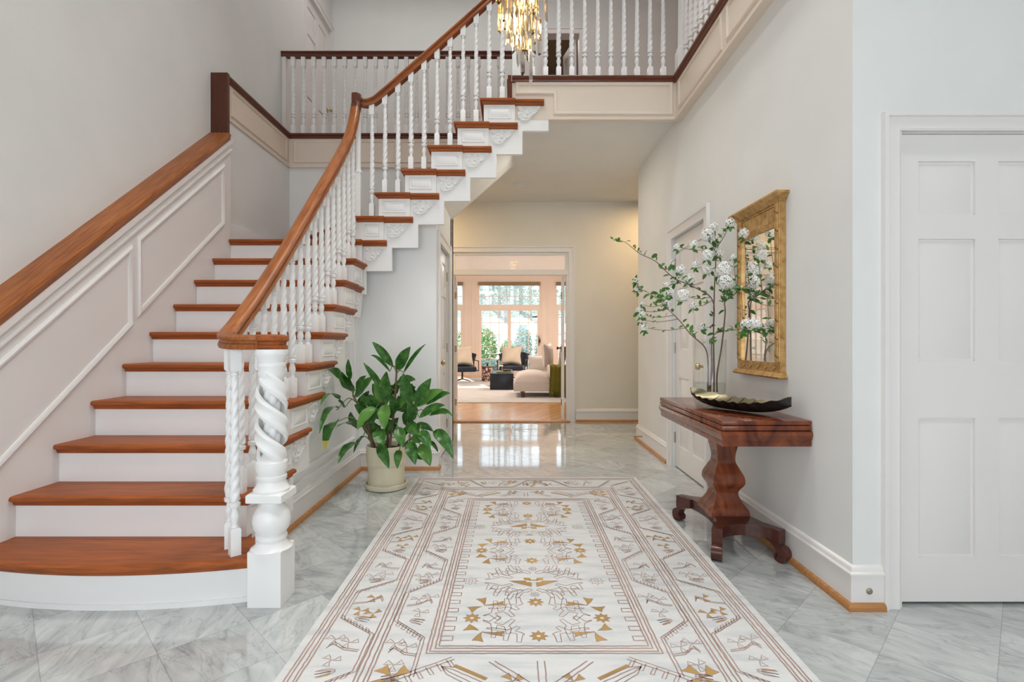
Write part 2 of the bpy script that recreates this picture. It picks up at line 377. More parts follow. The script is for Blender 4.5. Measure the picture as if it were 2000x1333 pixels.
# ------------------------------------------------------------ shell
m_ = MB(); m_.box(-4.5, 4.5, -2.6, 7.16, -.1, 0); floor = struct('floor', m_, M['marble'], 'polished grey-white marble tiles laid on the diagonal')
m_ = MB()
cx, cy = 0.0, 6.50
for k in range(8):
    a = k*PI/4; ln = .34 if k % 2 == 0 else .22
    for sgn, mi in ((-1, 0), (1, 1)):
        m_.prism([(cx, cy, .0004), (cx+ln*math.cos(a)*1.2, cy+ln*math.sin(a)*1.2, .0004), (cx+.09*math.cos(a+sgn*PI/8), cy+.09*math.sin(a+sgn*PI/8), .0004)], (0, 0, .0006), mi)
ring = [(cx+.62*math.cos(PI/8+i*PI/4), cy+.50*math.sin(PI/8+i*PI/4), .0004) for i in range(8)]
m_.mold(ring, (0, 0, 1), [(-.004, 0), (.004, 0), (.004, .0006), (-.004, .0006)], True, 1)
m_.obj('compass_inlay', [M['inlay'], M['inlayL']], floor)
m_ = MB(); m_.box(-4.3, 4.3, 7.16, 16.6, -.1, 0.004); struct('floor_living', m_, M['oak'])
m_ = MB(); m_.box(-.83, .80, 7.02, 7.16, 0, .016, 0); struct('trim_1', m_, M['shoe'], 'oak threshold under the double doors')

# left wall (upper), full height
m_ = MB(); m_.box(-2.7, XU, -2.5, 6.20, 0, TOP); m_.box(-2.7, XU, 6.20, 7.05, 0, FL2); m_.box(-2.7, XU, 6.20, 7.05, FL2+2.04, TOP); m_.box(-2.7, XU, 7.05, 7.3, 0, TOP)
struct('wall_left', m_, M['wall'])
# right wall with door opening
DY0, DY1, DH = 3.79, 4.57, 2.03
m_ = MB(); m_.box(XW, XW+.12, 2.27, DY0, 0, CE); m_.box(XW, XW+.12, DY1, 5.80, 0, CE); m_.box(XW, XW+.12, DY0, DY1, DH, CE)
struct('wall_right', m_, M['wall'])
# front facing wall at right, with door opening
FX0, FX1 = 1.624, 2.41
m_ = MB(); m_.box(XW, FX0, 2.15, 2.27, 0, TOP); m_.box(FX1, 3.6, 2.15, 2.27, 0, TOP); m_.box(FX0, FX1, 2.15, 2.27, 2.00, TOP)
struct('wall_right_return', m_, M['wall'])
m_ = MB(); m_.box(3.6, 3.75, -2.5, 7.2, 0, TOP); struct('wall_far_right', m_, M['wall'])
# entrance wall behind camera with tall windows
m_ = MB(); m_.box(-2.7, 3.75, -2.62, -2.5, 3.15, TOP); m_.box(-2.7, -2.3, -2.62, -2.5, 0, 3.15); m_.box(1.9, 3.75, -2.62, -2.5, 0, 3.15); m_.box(-2.3, 1.9, -2.62, -2.5, 2.35, 2.6)
for x in (-1.2, 0.5): m_.box(x, x+.3, -2.62, -2.5, 0, 3.15)
m_.box(-2.3, 1.9, -2.62, -2.5, 0, .3)
struct('wall_back', m_, M['wall'])
# far hall wall with wide opening and transom
OX0, OX1 = -.835, .785
m_ = MB(); m_.box(-2.7, OX0, 7.10, 7.24, 0, FL2); m_.box(OX1, 3.6, 7.10, 7.24, 0, FL2); m_.box(OX0, OX1, 7.10, 7.24, 2.35, FL2)
struct('wall_hall', m_, M['wallhall'])
ux0, ux1 = .46, .93
m_ = MB(); m_.box(-2.7, ux0, 7.10, 7.24, FL2, TOP); m_.box(ux1, 3.6, 7.10, 7.24, FL2, TOP); m_.box(ux0, ux1, 7.10, 7.24, FL2+2.04, TOP); 
struct('wall_upper_hall', m_, M['wall'])
lamp("bedroom_light", "AREA", (.7, 8.2, 5.85), 9, (1, .9, .8), .5, .5)
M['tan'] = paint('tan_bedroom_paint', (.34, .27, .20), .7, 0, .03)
m_ = MB(); m_.box(-.4, -.3, 7.24, 9.2, FL2, TOP); m_.box(1.6, 1.7, 7.24, 9.2, FL2, TOP); m_.box(-.4, 1.7, 9.2, 9.3, FL2, TOP); m_.box(-.4, 1.7, 7.24, 9.3, FL2+2.6, FL2+2.7); m_.box(-.4, 1.7, 7.24, 9.3, 3.40, 3.41)
struct('wall_bedroom', m_, M['tan'])
# hall ceiling / second floor slab
m_ = MB(); m_.box(-2.49, 3.6, 5.52, 7.10, CE, FL2-.02); m_.box(.02, 3.6, 4.34, 5.52, CE, FL2-.02); m_.box(XW+.0, 3.6, 2.27, 4.34, CE, FL2-.02)
struct('ceiling_hall', m_, M['ceil'])
m_ = MB(); m_.box(-2.45, 3.6, 5.52, 7.10, FL2-.02, FL2); m_.box(.02, 3.6, 4.34, 5.52, FL2-.02, FL2); m_.box(XW, 3.6, 2.27, 4.34, FL2-.02, FL2)
struct('floor_upper_hall', m_, M['cherry'])
m_ = MB(); m_.box(-2.7, 3.75, -2.62, 7.24, TOP, TOP+.1); struct('ceiling', m_, M['ceil'])
# living room shell
m_ = MB(); m_.box(-4.4, -4.3, 7.24, 16.6, 0, 3.4); struct('wall_living_left', m_, M['peach'])
m_ = MB(); m_.box(4.3, 4.4, 7.24, 16.6, 0, 3.4); struct('wall_living_right', m_, M['peach'])
m_ = MB(); m_.box(-4.4, 4.4, 7.24, 16.6, 3.3, 3.4); M['ceilL'] = paint('living_ceiling_paint', (.92, .89, .85)); struct('ceiling_living', m_, M['ceilL'])

# closet block under the stairs
m_ = MB()
m_.prism([(-1.33, 2.30, 0), (-1.33, 4.46, 0), (-1.33, 4.46, R*((4.46-2.417)/.231+.9)), (-1.33, 2.30, .09)], (-.06, 0, 0))
m_.prism([(-1.33, 4.46, 0), (-.66, 4.46, 0), (-.66, 4.46, 2.43), (-1.33, 4.46, 1.86)], (0, .08, 0))
struct('wall_under_stairs', m_, M['white'])
CX = -.66; cy0, cy1 = 4.62, 5.36
m_ = MB(); m_.box(CX-.1, CX, 4.541, cy0, 0, 2.44); m_.box(CX-.1, CX, cy1, 5.75, 0, 2.44); m_.box(CX-.1, CX, cy0, cy1, 2.02, 2.44); m_.box(CX-.1, CX, 5.592, 5.75, 2.44, CE); m_.box(-2.49, CX, 5.65, 5.75, 0, CE)
struct('wall_closet', m_, M['wall'])
# stairwell back wall
m_ = MB(); m_.prism([(-2.49, 5.50, 0), (-.66, 5.50, 0), (-.66, 5.50, 2.44), (.03, 5.50, CE+.0), (.03, 5.50, FL2-.03), (-2.49, 5.50, FL2-.03)], (0, .09, 0))
struct('wall_stairwell', m_, M['wall'])
m_ = MB(); m_.prism([(-2.46, 4.30, 1.96), (-2.39, 4.30, 1.96), (-2.39, 4.30, 2.98), (-2.46, 4.30, 2.98)], (0, 1.20, 0)); struct('wall_stairwell_left', m_, M['wall'])
# sloping soffit under the upper flight
m_ = MB(); z0 = 2.437
m_.prism([(-1.30, 4.33, z0-.63*.88+.0), (.019, 4.33, z0+.689*.88), (.019, 4.33, z0+.689*.88+.05), (-1.30, 4.33, z0-.63*.88+.05)], (0, 1.17, 0))
struct('ceiling_soffit', m_, M['ceil'])

# ------------------------------------------------------------ mouldings
BB = [(0, 0), (.018, 0), (.018, .140), (.024, .143), (.024, .150), (.014, .156), (.012, .170), (.006, .178), (0, .180)]
SH = [(.018, 0), (.036, 0), (.036, .016), (.030, .026), (.018, .030)]
def base(n, path, **k):
    """wall on the left of travel, room on the right"""
    m = MB(); m.mold(path, (0, 0, 1), BB); o = struct('baseboard_%s' % n, m, M['trim'])
    s = MB(); s.mold(path, (0, 0, 1), SH); s.obj('shoe_moulding', M['shoe'], o)['label'] = 'orange oak shoe moulding'
    return o
# right wall: travel from far to near keeps room (-X) on the right -> t=(0,-1): t x up = (-1,0)
b1 = base('right', [(XW, DY0-.10, 0), (XW, 2.15, 0), (FX0-.075, 2.15, 0)])
base('right_hall', [(XW+.3, 5.80, 0), (XW, 5.80, 0), (XW, DY1+.10, 0)])
base('hall', [(OX1+.10, 7.10, 0), (3.6, 7.10, 0)][::1])
base('under_stairs', [(CX, cy0-.1, 0), (CX, 4.46, 0), (-1.33, 4.46, 0), (-1.33, 2.33, 0)][::-1])
# fix direction of the under-stairs one (room on the right of travel): built reversed above
def casing(n, p0, p1, h, wn, w=.09, z0=0, mat='trim'):
    """casing round an opening on a wall; p0,p1 = the jamb feet (plan), wn = wall normal toward viewer"""
    wn = V(wn); a = V((p0[0], p0[1], z0)); d = V((p1[0], p1[1], z0)); top = V((0, 0, h-z0))
    path = [a, a+top, d+top, d]
    t = (path[1]-path[0]).normalized(); side = t.cross(wn)
    inward = (d-a).normalized()
    sg = -1 if side.dot(inward) > 0 else 1
    prof = [(0, -.002), (0, .012), (.008, .016), (.02, .012), (w*.72, .016), (w*.78, .026), (w, .026), (w, -.002)]
    prof = [(sg*x, y) for x, y in prof]
    m = MB(); m.mold(path, wn, prof); return struct('trim_%s' % n, m, M[mat])

def door_mesh(w, h, th=.036, panels=True, glass=False, flip=False):
    """local: x 0..w, z 0..h, front face at y=0 looking to -y"""
    m = MB(); st = w*.128; mul = st
    pw = (w-2*st-mul)/2
    rows = [(h*.095, h*.393), (h*.515, h*.777), (h*.828, h*.943)]
    m.box(0, st, 0, th, 0, h); m.box(w-st, w, 0, th, 0, h)
    for (za, zb) in rows: m.box(st+pw, st+pw+mul, 0, th, za, zb)
    zs = [0]+[z for rr in rows for z in rr]+[h]
    for i in range(0, len(zs), 2): m.box(st, w-st, 0, th, zs[i], zs[i+1])
    for (za, zb) in rows:
        for xa in (st, st+pw+mul):
            xb = xa+pw
            m.box(xa-.001, xb+.001, .011, th-.011, za-.001, zb+.001)
            path = [(xa, 0, za), (xb, 0, za), (xb, 0, zb), (xa, 0, zb)]
            sgp = [(0, .0), (-.012, -.008), (-.012, -.011), (0, -.011)]
            d1, d2 = .010, .036
            o = [(xa+d1, .0108, za+d1), (xb-d1, .0108, za+d1), (xb-d1, .0108, zb-d1), (xa+d1, .0108, zb-d1)]
            i_ = [(xa+d2, .003, za+d2), (xb-d2, .003, za+d2), (xb-d2, .003, zb-d2), (xa+d2, .003, zb-d2)]
            m.add(o+i_, [(0, 1, 5, 4), (1, 2, 6, 5), (2, 3, 7, 6), (3, 0, 4, 7), (4, 5, 6, 7)])
    return m
def door(n, w, h, loc, rz, hinge_x, knob_x, label, knob=True):
    o = door_mesh(w, h).obj('door_%s' % n, M['trim']); o.location = loc; o.rotation_euler = (0, 0, rz); o['kind'] = 'structure'; o['label'] = label
    if hinge_x is not None:
        for f in (.125, .52, .89):
            z = f*h; g = MB(); g.lathe([(.0065, z-.048), (.0065, z-.017)], (hinge_x, -.005, 0), 10); g.lathe([(.0065, z-.016), (.0065, z+.016)], (hinge_x, -.005, 0), 10); g.lathe([(.0065, z+.017), (.0065, z+.048)], (hinge_x, -.005, 0), 10)
            g.box(hinge_x-.010, hinge_x+.010, -.002, .003, z-.045, z+.045); g.obj('hinge', M['hinge'], o)
    if knob:
        g = MB(); z = h*.455
        prof = [(.030, 0), (.030, .004), (.012, .009), (.010, .035), (.024, .045), (.028, .058), (.022, .070), (0.001, .074)]
        g.lathe([(r_, -zz) for r_, zz in prof], (knob_x, 0, z), 18, axis='Y')
        g.obj('door_knob', M['brass'], o)
    return o
# right front door (big one at the right edge)
door('1', FX1-FX0-.006, 1.985, (FX0+.003, 2.175, .012), 0, -.006+.003, .70, 'white six-panel door at the right edge with three brass hinges')
casing('2', (FX0, 2.15), (FX1, 2.15), 2.0, (0, -1, 0), .075)
m_ = MB(); m_.box(FX0-.001, FX0+.014, 2.15, 2.175, 0, 2.0); m_.box(FX0, FX1, 2.21, 2.26, 0, 2.0, 1); m_.box(FX0, FX1, 2.155, 2.2, 1.9985, 2.006); struct('trim_3', m_, [M['trim'], M['dark']], 'door jamb with painted gap shade behind the door')
# right wall door: faces -X. local x axis -> along -Y when rz=-90deg: (x->-Y), front (-y) -> -X
door('2', DY1-DY0-.006, DH-.014, (XW+.028, DY1-.003, .010), -PI/2, -.004, .70, 'white six-panel door in the right wall behind the console table')
casing('4', (XW, DY1), (XW, DY0), DH, (-1, 0, 0), .09)
m_ = MB(); m_.box(XW-.001, XW+.028, DY0-.001, DY0+.012, 0, DH); m_.box(XW+.066, XW+.11, DY0, DY1, 0, DH, 1); struct('trim_5', m_, [M['trim'], M['dark']], 'door jamb with painted gap shade behind the door')
# closet door (faces +X) rz=+90: local x -> +Y, front(-y) -> +X
door('3', cy1-cy0-.006, 2.0, (CX-.025, cy0+.003, .010), PI/2, cy1-cy0, .07, 'white six-panel closet door under the stairs')
casing('6', (CX, cy0), (CX, cy1), 2.02, (1, 0, 0), .085)
# double doors, opened into living room
def leaf_door(n, loc, rz, label, mir):
    w, h = .80, 2.02; m = MB(); s = .1
    m.box(0, s, 0, .036, 0, h); m.box(w-s, w, 0, .036, 0, h); m.box(s, w-s, 0, .036, 0, .24); m.box(s, w-s, 0, .036, h-.11, h)
    for i in (1, 2): x = s+(w-2*s)*i/3; m.box(x-.01, x+.01, .008, .028, .24, h-.11)
    for i in range(1, 5): z = .24+(h-.35)*i/5; m.box(s, w-s, .008, .028, z-.01, z+.01)
    o = m.obj('door_%s' % n, M['trim']); o.location = loc; o.rotation_euler = (0, 0, rz); o['kind'] = 'structure'; o['label'] = label
    g = MB(); g.box(s, w-s, .016, .019, .24, h-.11); g.obj('pane', M['pane'], o)
    for z in (.25, 1.0, 1.75):
        g = MB(); g.lathe([(.007, z-.045), (.007, z+.045)], (-.004, .018+.022*mir, 0), 8); g.box(-.002, .001, .0, .036, z-.045, z+.045); g.obj('hinge', M['hinge'], o)
    g = MB(); g.lathe([(.026, 0), (.012, .01), (.012, .04), (.026, .05), (.02, .068), (.001, .07)], (w-.06, .036, 1.0), 12, axis='Y'); g.obj('door_knob', M['bronze'], o)
    return o
leaf_door('4', (OX0+.045, 7.20, .010), PI/2+.075, 'left glazed door of the pair opened into the living room', -1)
leaf_door('5', (OX1-.05+.0, 7.20, .010), PI/2-.085, 'right glazed door of the pair opened into the living room', 1)
casing('7', (OX0, 7.10), (OX1, 7.10), 2.35, (0, -1, 0), .085)
m_ = MB(); m_.box(OX0, OX1, 7.09, 7.22, 2.04, 2.11); m_.box(OX0, OX1, 7.11, 7.2, 2.318, 2.352); m_.box(OX0-.001, OX0+.045, 7.11, 7.2, 2.11, 2.32); m_.box(OX1-.045, OX1+.001, 7.11, 7.2, 2.11, 2.32)
m_.box(OX0-.001, OX0+.03, 7.10, 7.20, 0, 2.04); m_.box(OX1-.03, OX1+.001, 7.10, 7.20, 0, 2.04)
t_ = struct('trim_8', m_, M['trim'], 'transom frame over the double doors')
g = MB(); g.box(OX0+.045, OX1-.045, 7.15, 7.155, 2.11, 2.318); g.obj('pane', M['pane'], t_)
# upstairs doors
casing('9', (XU, 6.20), (XU, 7.05), FL2+2.04, (1, 0, 0), .08, FL2)
door('6', .843, 2.02, (XU-.03, 6.203, FL2+.01), PI/2, None, .78, 'white upstairs door in the left wall')
casing('10', (ux0, 7.10), (ux1, 7.10), FL2+2.04, (0, -1, 0), .08, FL2)
m_ = door_mesh(.46, 2.02); o = m_.obj('door_7', M['trim']); o.location = (ux1-.02, 7.22, FL2+.01); o.rotation_euler = (0, 0, PI/2+.25); o['kind'] = 'structure'; o['label'] = 'upstairs door standing open'

# ------------------------------------------------------------ left knee wall with wood cap
def capz(Y): return 1.194+.838*(Y-2.342)
Y0_, Y1_ = .95, 4.265
kw = MB(); kw.prism([(XL, Y0_, 0), (XL, Y1_, 0), (XL, Y1_, capz(Y1_)), (XL, Y0_, max(.02, capz(Y0_)))], (-.148, 0, 0))
# vertical returns / strings of panels
def frame_mold(m, pts, n, w=.022, d=.012, mi=0):
    m.mold(pts, n, [(-w/2, 0), (-w/2, d*.5), (-w/6, d), (w/6, d*.8), (w/2, d*.35), (w/2, 0)], True, mi)
sl = .838
frame_mold(kw, [(XL, 3.213, 1.300), (XL, 3.213, 1.751), (XL, 4.145, 2.527), (XL, 4.145, 2.075)], (1, 0, 0), .03, .016)
frame_mold(kw, [(XL, 1.6, 1.222-1.537*sl+.02), (XL, 1.6, 1.681-1.537*sl), (XL, 3.137, 1.681), (XL, 3.137, 1.222)], (1, 0, 0), .03, .016)
ap = V((0, 1, sl)).normalized()
def strip(m, off, w, d, mi=0, y0=Y0_, y1=Y1_):
    m.prism([(XL, y0, capz(y0)-off), (XL, y1, capz(y1)-off), (XL, y1, capz(y1)-off-w), (XL, y0, capz(y0)-off-w)], (d, 0, 0), mi)
strip(kw, .0, .035, .020); strip(kw, .085, .012, .014)
wn_ = struct('wall_stair_knee', kw, M['trim'])
cp = MB()
prof = [(-.150, .034), (.004, .034), (.020, .026), (.024, .012), (.018, .002), (.010, -.010), (.008, -.024), (-.0, -.03), (-.150, -.03)]
cp.sweep([(XL, Y0_, capz(Y0_)+.03), (XL, (Y0_+Y1_)/2, capz((Y0_+Y1_)/2)+.03), (XL, Y1_-.03, capz(Y1_-.03)+.03)], prof)
for f in (-.04, -.075, -.11): cp.sweep([(XL+f, Y0_, capz(Y0_)+.064), (XL+f, Y1_-.03, capz(Y1_-.03)+.064)], [(-.008, 0), (-.004, .005), (.004, .005), (.008, 0)])
tag(cp.obj('wall_handrail_cap', M['cherryY']), 'sloping cherry wood cap running up the left knee wall', 'handrail')
m_ = MB(); m_.box(-2.50, XL-.010, Y1_-.035, Y1_, capz(Y1_)+.0, FL2); m_.box(-2.535+.01, -2.50, Y1_-.05, Y1_+.01, capz(Y1_)+.05, FL2+.02, 1)
tag(m_.obj('end_board', [M['cherryZ'], M['cherryY']]), 'upright dark cherry board ending the wood cap on the left wall', 'wood board')

# ------------------------------------------------------------ second-floor fascias
NOSE = [(0, 0), (.026, 0), (.034, -.008), (.034, -.020), (.026, -.028), (.018, -.030), (.016, -.042), (.010, -.050), (0, -.052)]
def nosing(m, path, mi=0): m.mold(path, (0, 0, 1), NOSE, False, mi)
FB = 2.98
# left fascia on plane X=-2.39 (normal +X), back fascia on plane Y=5.49 (normal -Y)
fm = MB(); fm.box(-2.49, -2.39, 4.265, 5.50, FB, FL2-.045); fm.box(-2.39, -.12, 5.488, 5.52, FB, FL2-.045)
fm.box(-2.389, -2.378, 4.28, 5.48, FB-.003, FB+.02); fm.box(-2.39, -.12, 5.476, 5.487, FB-.003, FB+.02)
frame_mold(fm, [(-2.39, 4.36, FB+.06), (-2.39, 4.36, FL2-.08), (-2.39, 5.42, FL2-.08), (-2.39, 5.42, FB+.06)], (1, 0, 0))
for xa, xb in ((-2.33, -1.25), (-1.19, -.16)):
    frame_mold(fm, [(xa, 5.488, FB+.06), (xa, 5.488, FL2-.08), (xb, 5.488, FL2-.08), (xb, 5.488, FB+.06)], (0, -1, 0))
struct('trim_11', fm, M['fascia'], 'paneled fascia round the stairwell below the upper hall')
nm = MB(); nosing(nm, [(-2.39, 4.265, FL2), (-2.39, 5.488, FL2), (.01, 5.488, FL2)]); nm.box(-2.49, -2.385, 4.265, 5.52, FL2-.03, FL2)
struct('trim_12', nm, M['cherryD'], 'dark cherry nosing round the stairwell')
# landing + right balcony fascia
fm = MB(); fm.box(0.0, 1.375, 4.300, 4.345, FB, FL2-.045); fm.box(1.375, XW+.01, 2.28, 4.345, FB, FL2-.045)
fm.box(0.31, 1.362, 4.288, 4.299, FB-.003, FB+.02); fm.box(1.364, 1.374, 2.285, 4.288, FB-.003, FB+.02)
def Q(x, y): return ((x-1000)*.0043, 4.300, 1.12+(666.5-y)*.0043)
frame_mold(fm, [Q(1010, 164), Q(1311, 164), Q(1311, 222), Q(1084, 222), Q(1084, 182), Q(1010, 182)], (0, -1, 0), .03, .014)
for ya, yb in ((3.36, 4.20), (2.42, 3.26)):
    frame_mold(fm, [(1.375, ya, FB+.06), (1.375, ya, FL2-.08), (1.375, yb, FL2-.08), (1.375, yb, FB+.06)], (-1, 0, 0), .026, .013)
struct('trim_13', fm, M['fascia'], 'paneled fascia of the landing and the right balcony')
nm = MB(); nosing(nm, [(0.0, 4.300, FL2), (1.375, 4.300, FL2), (1.375, 2.28, FL2)])
nm.box(0, XW, 4.295, 4.345, FL2-.03, FL2); nm.box(1.37, XW+.01, 2.28, 4.345, FL2-.03, FL2); nm.box(-.035, -.004, 4.272, 4.33, FL2-.30+.105, FL2)
struct('trim_14', nm, M['cherryD'], 'dark cherry nosing along the landing and the right balcony')

# ------------------------------------------------------------ balusters
_bal = {}
def rope(m, c, r0, r1, z0, z1, turns, lobes=4, seg=28, depth=.16, rings=None, mi=0):
    rings = rings or max(12, int((z1-z0)/.0095)); vs = []
    for j in range(rings+1):
        t = j/rings; z = z0+(z1-z0)*t; Rr = r0+(r1-r0)*t
        for i in range(seg):
            a = 2*PI*i/seg; ph = (a*lobes-2*PI*turns*t*lobes)
            rr = Rr*(1-depth+depth*abs(math.cos(ph/2))**.7*1.2)
            vs.append((c[0]+rr*math.cos(a), c[1]+rr*math.sin(a), c[2]+z))
    fs = [[j*seg+i, j*seg+(i+1) % seg, (j+1)*seg+(i+1) % seg, (j+1)*seg+i] for j in range(rings) for i in range(seg)]
    m.add(vs, fs, mi)
def baluster_mesh(h, q=1.0):
    key = (round(h, 2), q)
    if key in _bal: return _bal[key]
    h = key[0]; m = MB(); s = .0205*q
    m.sqlathe([(s, 0), (s, .110), (s*.8, .117)])
    m.lathe([(.014, .115), (.017, .121), (.013, .127), (.012, .135), (.019, .160), (.0195, .170), (.013, .195), (.012, .203), (.021, .207), (.023, .215), (.023, .224), (.017, .229), (.0165, .236)], seg=16, caps=False)
    rope(m, (0, 0, 0), .0215, .0140, .236, h-.125, (h-.36)/.16, 3, 24, .30)
    m.lathe([(.013, h-.125), (.012, h-.118), (.017, h-.113), (.017, h-.108), (.012, h-.104), (.020, h-.096)], seg=14, caps=False)
    m.sqlathe([(s*.86, h-.098), (s*1.05, h-.090), (s*1.05, h+.004)])
    me = m.mesh('baluster', M['white'], 40); _bal[key] = me; return me
def baluster(parent, x, y, z, h, rz=0, name='baluster'):
    o = link(name, baluster_mesh(h), parent); o.location = (x, y, z); o.rotation_euler = (0, 0, rz); return o

# ------------------------------------------------------------ staircase
stair = thing('staircase', 'white and cherry staircase rising at the left and turning right to the upper landing', 'staircase')
TN = [(0, 0), (.024, 0), (.034, -.006), (.036, -.014), (.034, -.022), (.024, -.027), (.017, -.029), (.015, -.040), (.008, -.048), (0, -.048)]
# step 1 with bowed front
def bow(X): return 2.122+.22*(X+1.71)**2
pts = [(X, bow(X)) for X in [XL+i*(-1.105-XL)/16 for i in range(17)]]
end = [(-1.02, 2.235), (-1.02, 2.30), (-1.06, 2.36), (-1.14, 2.385), (-1.22, 2.40)]
m = MB(); m.prism([(x, y+.01, 0) for x, y in pts]+[(x, y, 0) for x, y in end]+[(-1.25, 2.46, 0), (XL, 2.46, 0)], (0, 0, R-.04)); m.mold([(x, y+.01, 0) for x, y in pts], (0, 0, 1), [(-.002, 0), (.008, 0), (.008, .022), (-.002, .022)]); m.obj('riser', M['white'], stair)
m = MB(); top = [(x, y) for x, y in pts]+end+[(-1.25, 2.46), (XL, 2.46)]
m.prism([(x, y, R-.046) for x, y in top], (0, 0, .046)); m.mold([(x, y+.0, R) for x, y in pts], (0, 0, 1), TN); m.mold([(x, y, R) for x, y in [(-1.045, 2.275)]+end[2:]], (0, 0, 1), [(a*.7, b) for a, b in TN]); m.obj('tread', M['cherry'], stair)
PB = .020   # block projection beyond string face
SX = -1.272  # string face (lower flight), blocks to -1.25
SY = 4.302   # string face (upper flight), blocks to 4.28
def raised(m, ax, a0, a1, z0, z1, face, n):
    """raised panel on a face. ax 'Y': face X=face, a along Y ; ax 'X': face Y=face"""
    def q(a, z, d): return (face+d*n, a, z) if ax == 'Y' else (a, face+d*n, z)
    o = [q(a0, z0, 0), q(a1, z0, 0), q(a1, z1, 0), q(a0, z1, 0)]
    e = .006; o1 = [q(a0+e, z0+e, .006), q(a1-e, z0+e, .006), q(a1-e, z1-e, .006), q(a0+e, z1-e, .006)]
    e = .014; o2 = [q(a0+e, z0+e, .000), q(a1-e, z0+e, .000), q(a1-e, z1-e, .000), q(a0+e, z1-e, .000)]
    e = .032; o3 = [q(a0+e, z0+e, .009), q(a1-e, z0+e, .009), q(a1-e, z1-e, .009), q(a0+e, z1-e, .009)]
    fs = []
    for k in range(3): fs += [(k*4+i, k*4+(i+1) % 4, (k+1)*4+(i+1) % 4, (k+1)*4+i) for i in range(4)]
    fs.append((12, 13, 14, 15)); m.add(o+o1+o2+o3, fs)
def scroll_pts():
    """outline of the bracket in (u right 0..1, v down 0..1)"""
    return [(.02, 0), (.98, 0), (1, .05), (.93, .12), (.97, .18), (.90, .24), (.84, .22), (.80, .36), (.72, .50), (.62, .62), (.56, .74), (.46, .84), (.34, .90), (.22, .88), (.12, .80), (.06, .72), (.10, .60), (.02, .48), (.06, .36), (.12, .28), (.05, .14)]
def bracket(ax, a0, a1, z1, z0, face, n, parent):
    m = MB(); L_ = a1-a0; H_ = z1-z0
    def q(u, v, d): a = a0+u*L_; z = z1-v*H_; return V((face+d*n, a, z)) if ax == 'Y' else V((a, face+d*n, z))
    pts = scroll_pts(); ext = q(0, 0, .008)-q(0, 0, 0)
    m.prism([q(u, v, 0) for u, v in pts], ext)
    def spiral(cu, cv, r, a_start, turns, w, tail=None):
        P_ = []
        N = int(14*turns)+2
        for i in range(N+1):
            t = i/N; rr = r*(1-.8*t); a = a_start+2*PI*turns*t
            P_.append(q(cu+rr*math.cos(a)*.72, cv+rr*math.sin(a), .010))
        if tail: P_ = [q(*tt, .010) for tt in tail]+P_
        m.tube(P_, w, 6, 0, w*.6)
    w = H_*.030
    spiral(.20, .60, .19, PI*.9, 1.5, w*1.3, [(.55, .80), (.35, .88), (.18, .86)])
    spiral(.78, .22, .15, PI*.2, 1.4, w*1.2, [(.45, .78), (.60, .62), (.78, .42)])
    spiral(.25, .20, .13, PI*.5, 1.3, w, [(.55, .60), (.45, .42), (.32, .34)])
    spiral(.52, .30, .14, 0, 1.3, w, [(.42, .72), (.58, .58), (.66, .40)])
    for (u_, v_) in ((.36, .10), (.60, .12), (.38, .70), (.12, .20), (.68, .50), (.42, .48), (.90, .12)):
        m.sphere(q(u_, v_, .009), .012*H_/.13, 8, 4)
    return m.obj('scroll_bracket', M['white'], parent)
def module(k, ax, pos, face, out, clip0, parent):
    """tread return + raised block + scroll bracket for step k ; a grows away from the nosing"""
    a0 = pos; z = k*R; step = .231 if ax == 'Y' else .2195; n = out
    pa0, pa1 = max(a0, clip0), a0+step+.037; sa0, sa1 = max(pa1+.004, clip0), a0+2*step+.045
    zt = z-.045
    if pa1 > clip0+.06:
        m = MB()
        if ax == 'Y': m.box(min(face-.02, face+.022*n), max(face, face+.022*n), pa0-.004, pa1, zt-R+.045, zt)
        else: m.box(pa0-.004, pa1, min(face, face+.022*n), max(face+.02, face+.022*n), zt-R+.045, zt)
        raised(m, ax, pa0+.030, pa1-.030, z-R+.030, zt-.022, face+.022*n, n); parent = m.obj('step_block', M['white'], parent)
    if sa1 <= sa0+.05: return
    bracket(ax, sa0+.012, sa1-.008, zt-.006, z-R+.008, face, n, parent)
# lower flight steps 2..9 (+10 winder)
for k in range(2, 10):
    y0, y1 = Yk(k), Yk(k+1); z = k*R
    m = MB(); m.box(XL, SX-.021, y0, y0+.02, z-R, z-.03); m.obj('riser', M['white'], stair)
    ye = min(y0+.277+.23, 4.275)
    m = MB(); m.box(XL, -1.25, y0, y1+.03, z-.03, z)
    m.mold([(XL, y0, z), (-1.25, y0, z), (-1.25, y0+.268, z)], (0, 0, 1), TN)
    if k < 9 or True: m.mold([(-1.266, y0+.255, z-.002), (-1.266, min(ye, 4.27), z-.002)], (0, 0, 1), [(a if a > 0 else -.014, b) for a, b in TN])
    m.obj('tread', M['cherry'], stair)
    module(k, 'Y', y0, SX, 1, 0, stair) if k < 9 else None
    if k == 9:
        m = MB(); m.box(SX-.02, SX+.022, y0-.004, 4.285, z-R, z-.045); raised(m, 'Y', y0+.03, 4.25, z-R+.03, z-.067, SX+.022, 1); m.obj('step_block', M['white'], stair)
bracket('Y', 2.417-.231+.29, 2.417-.231+.49, R-.05, .02, SX, 1, stair)
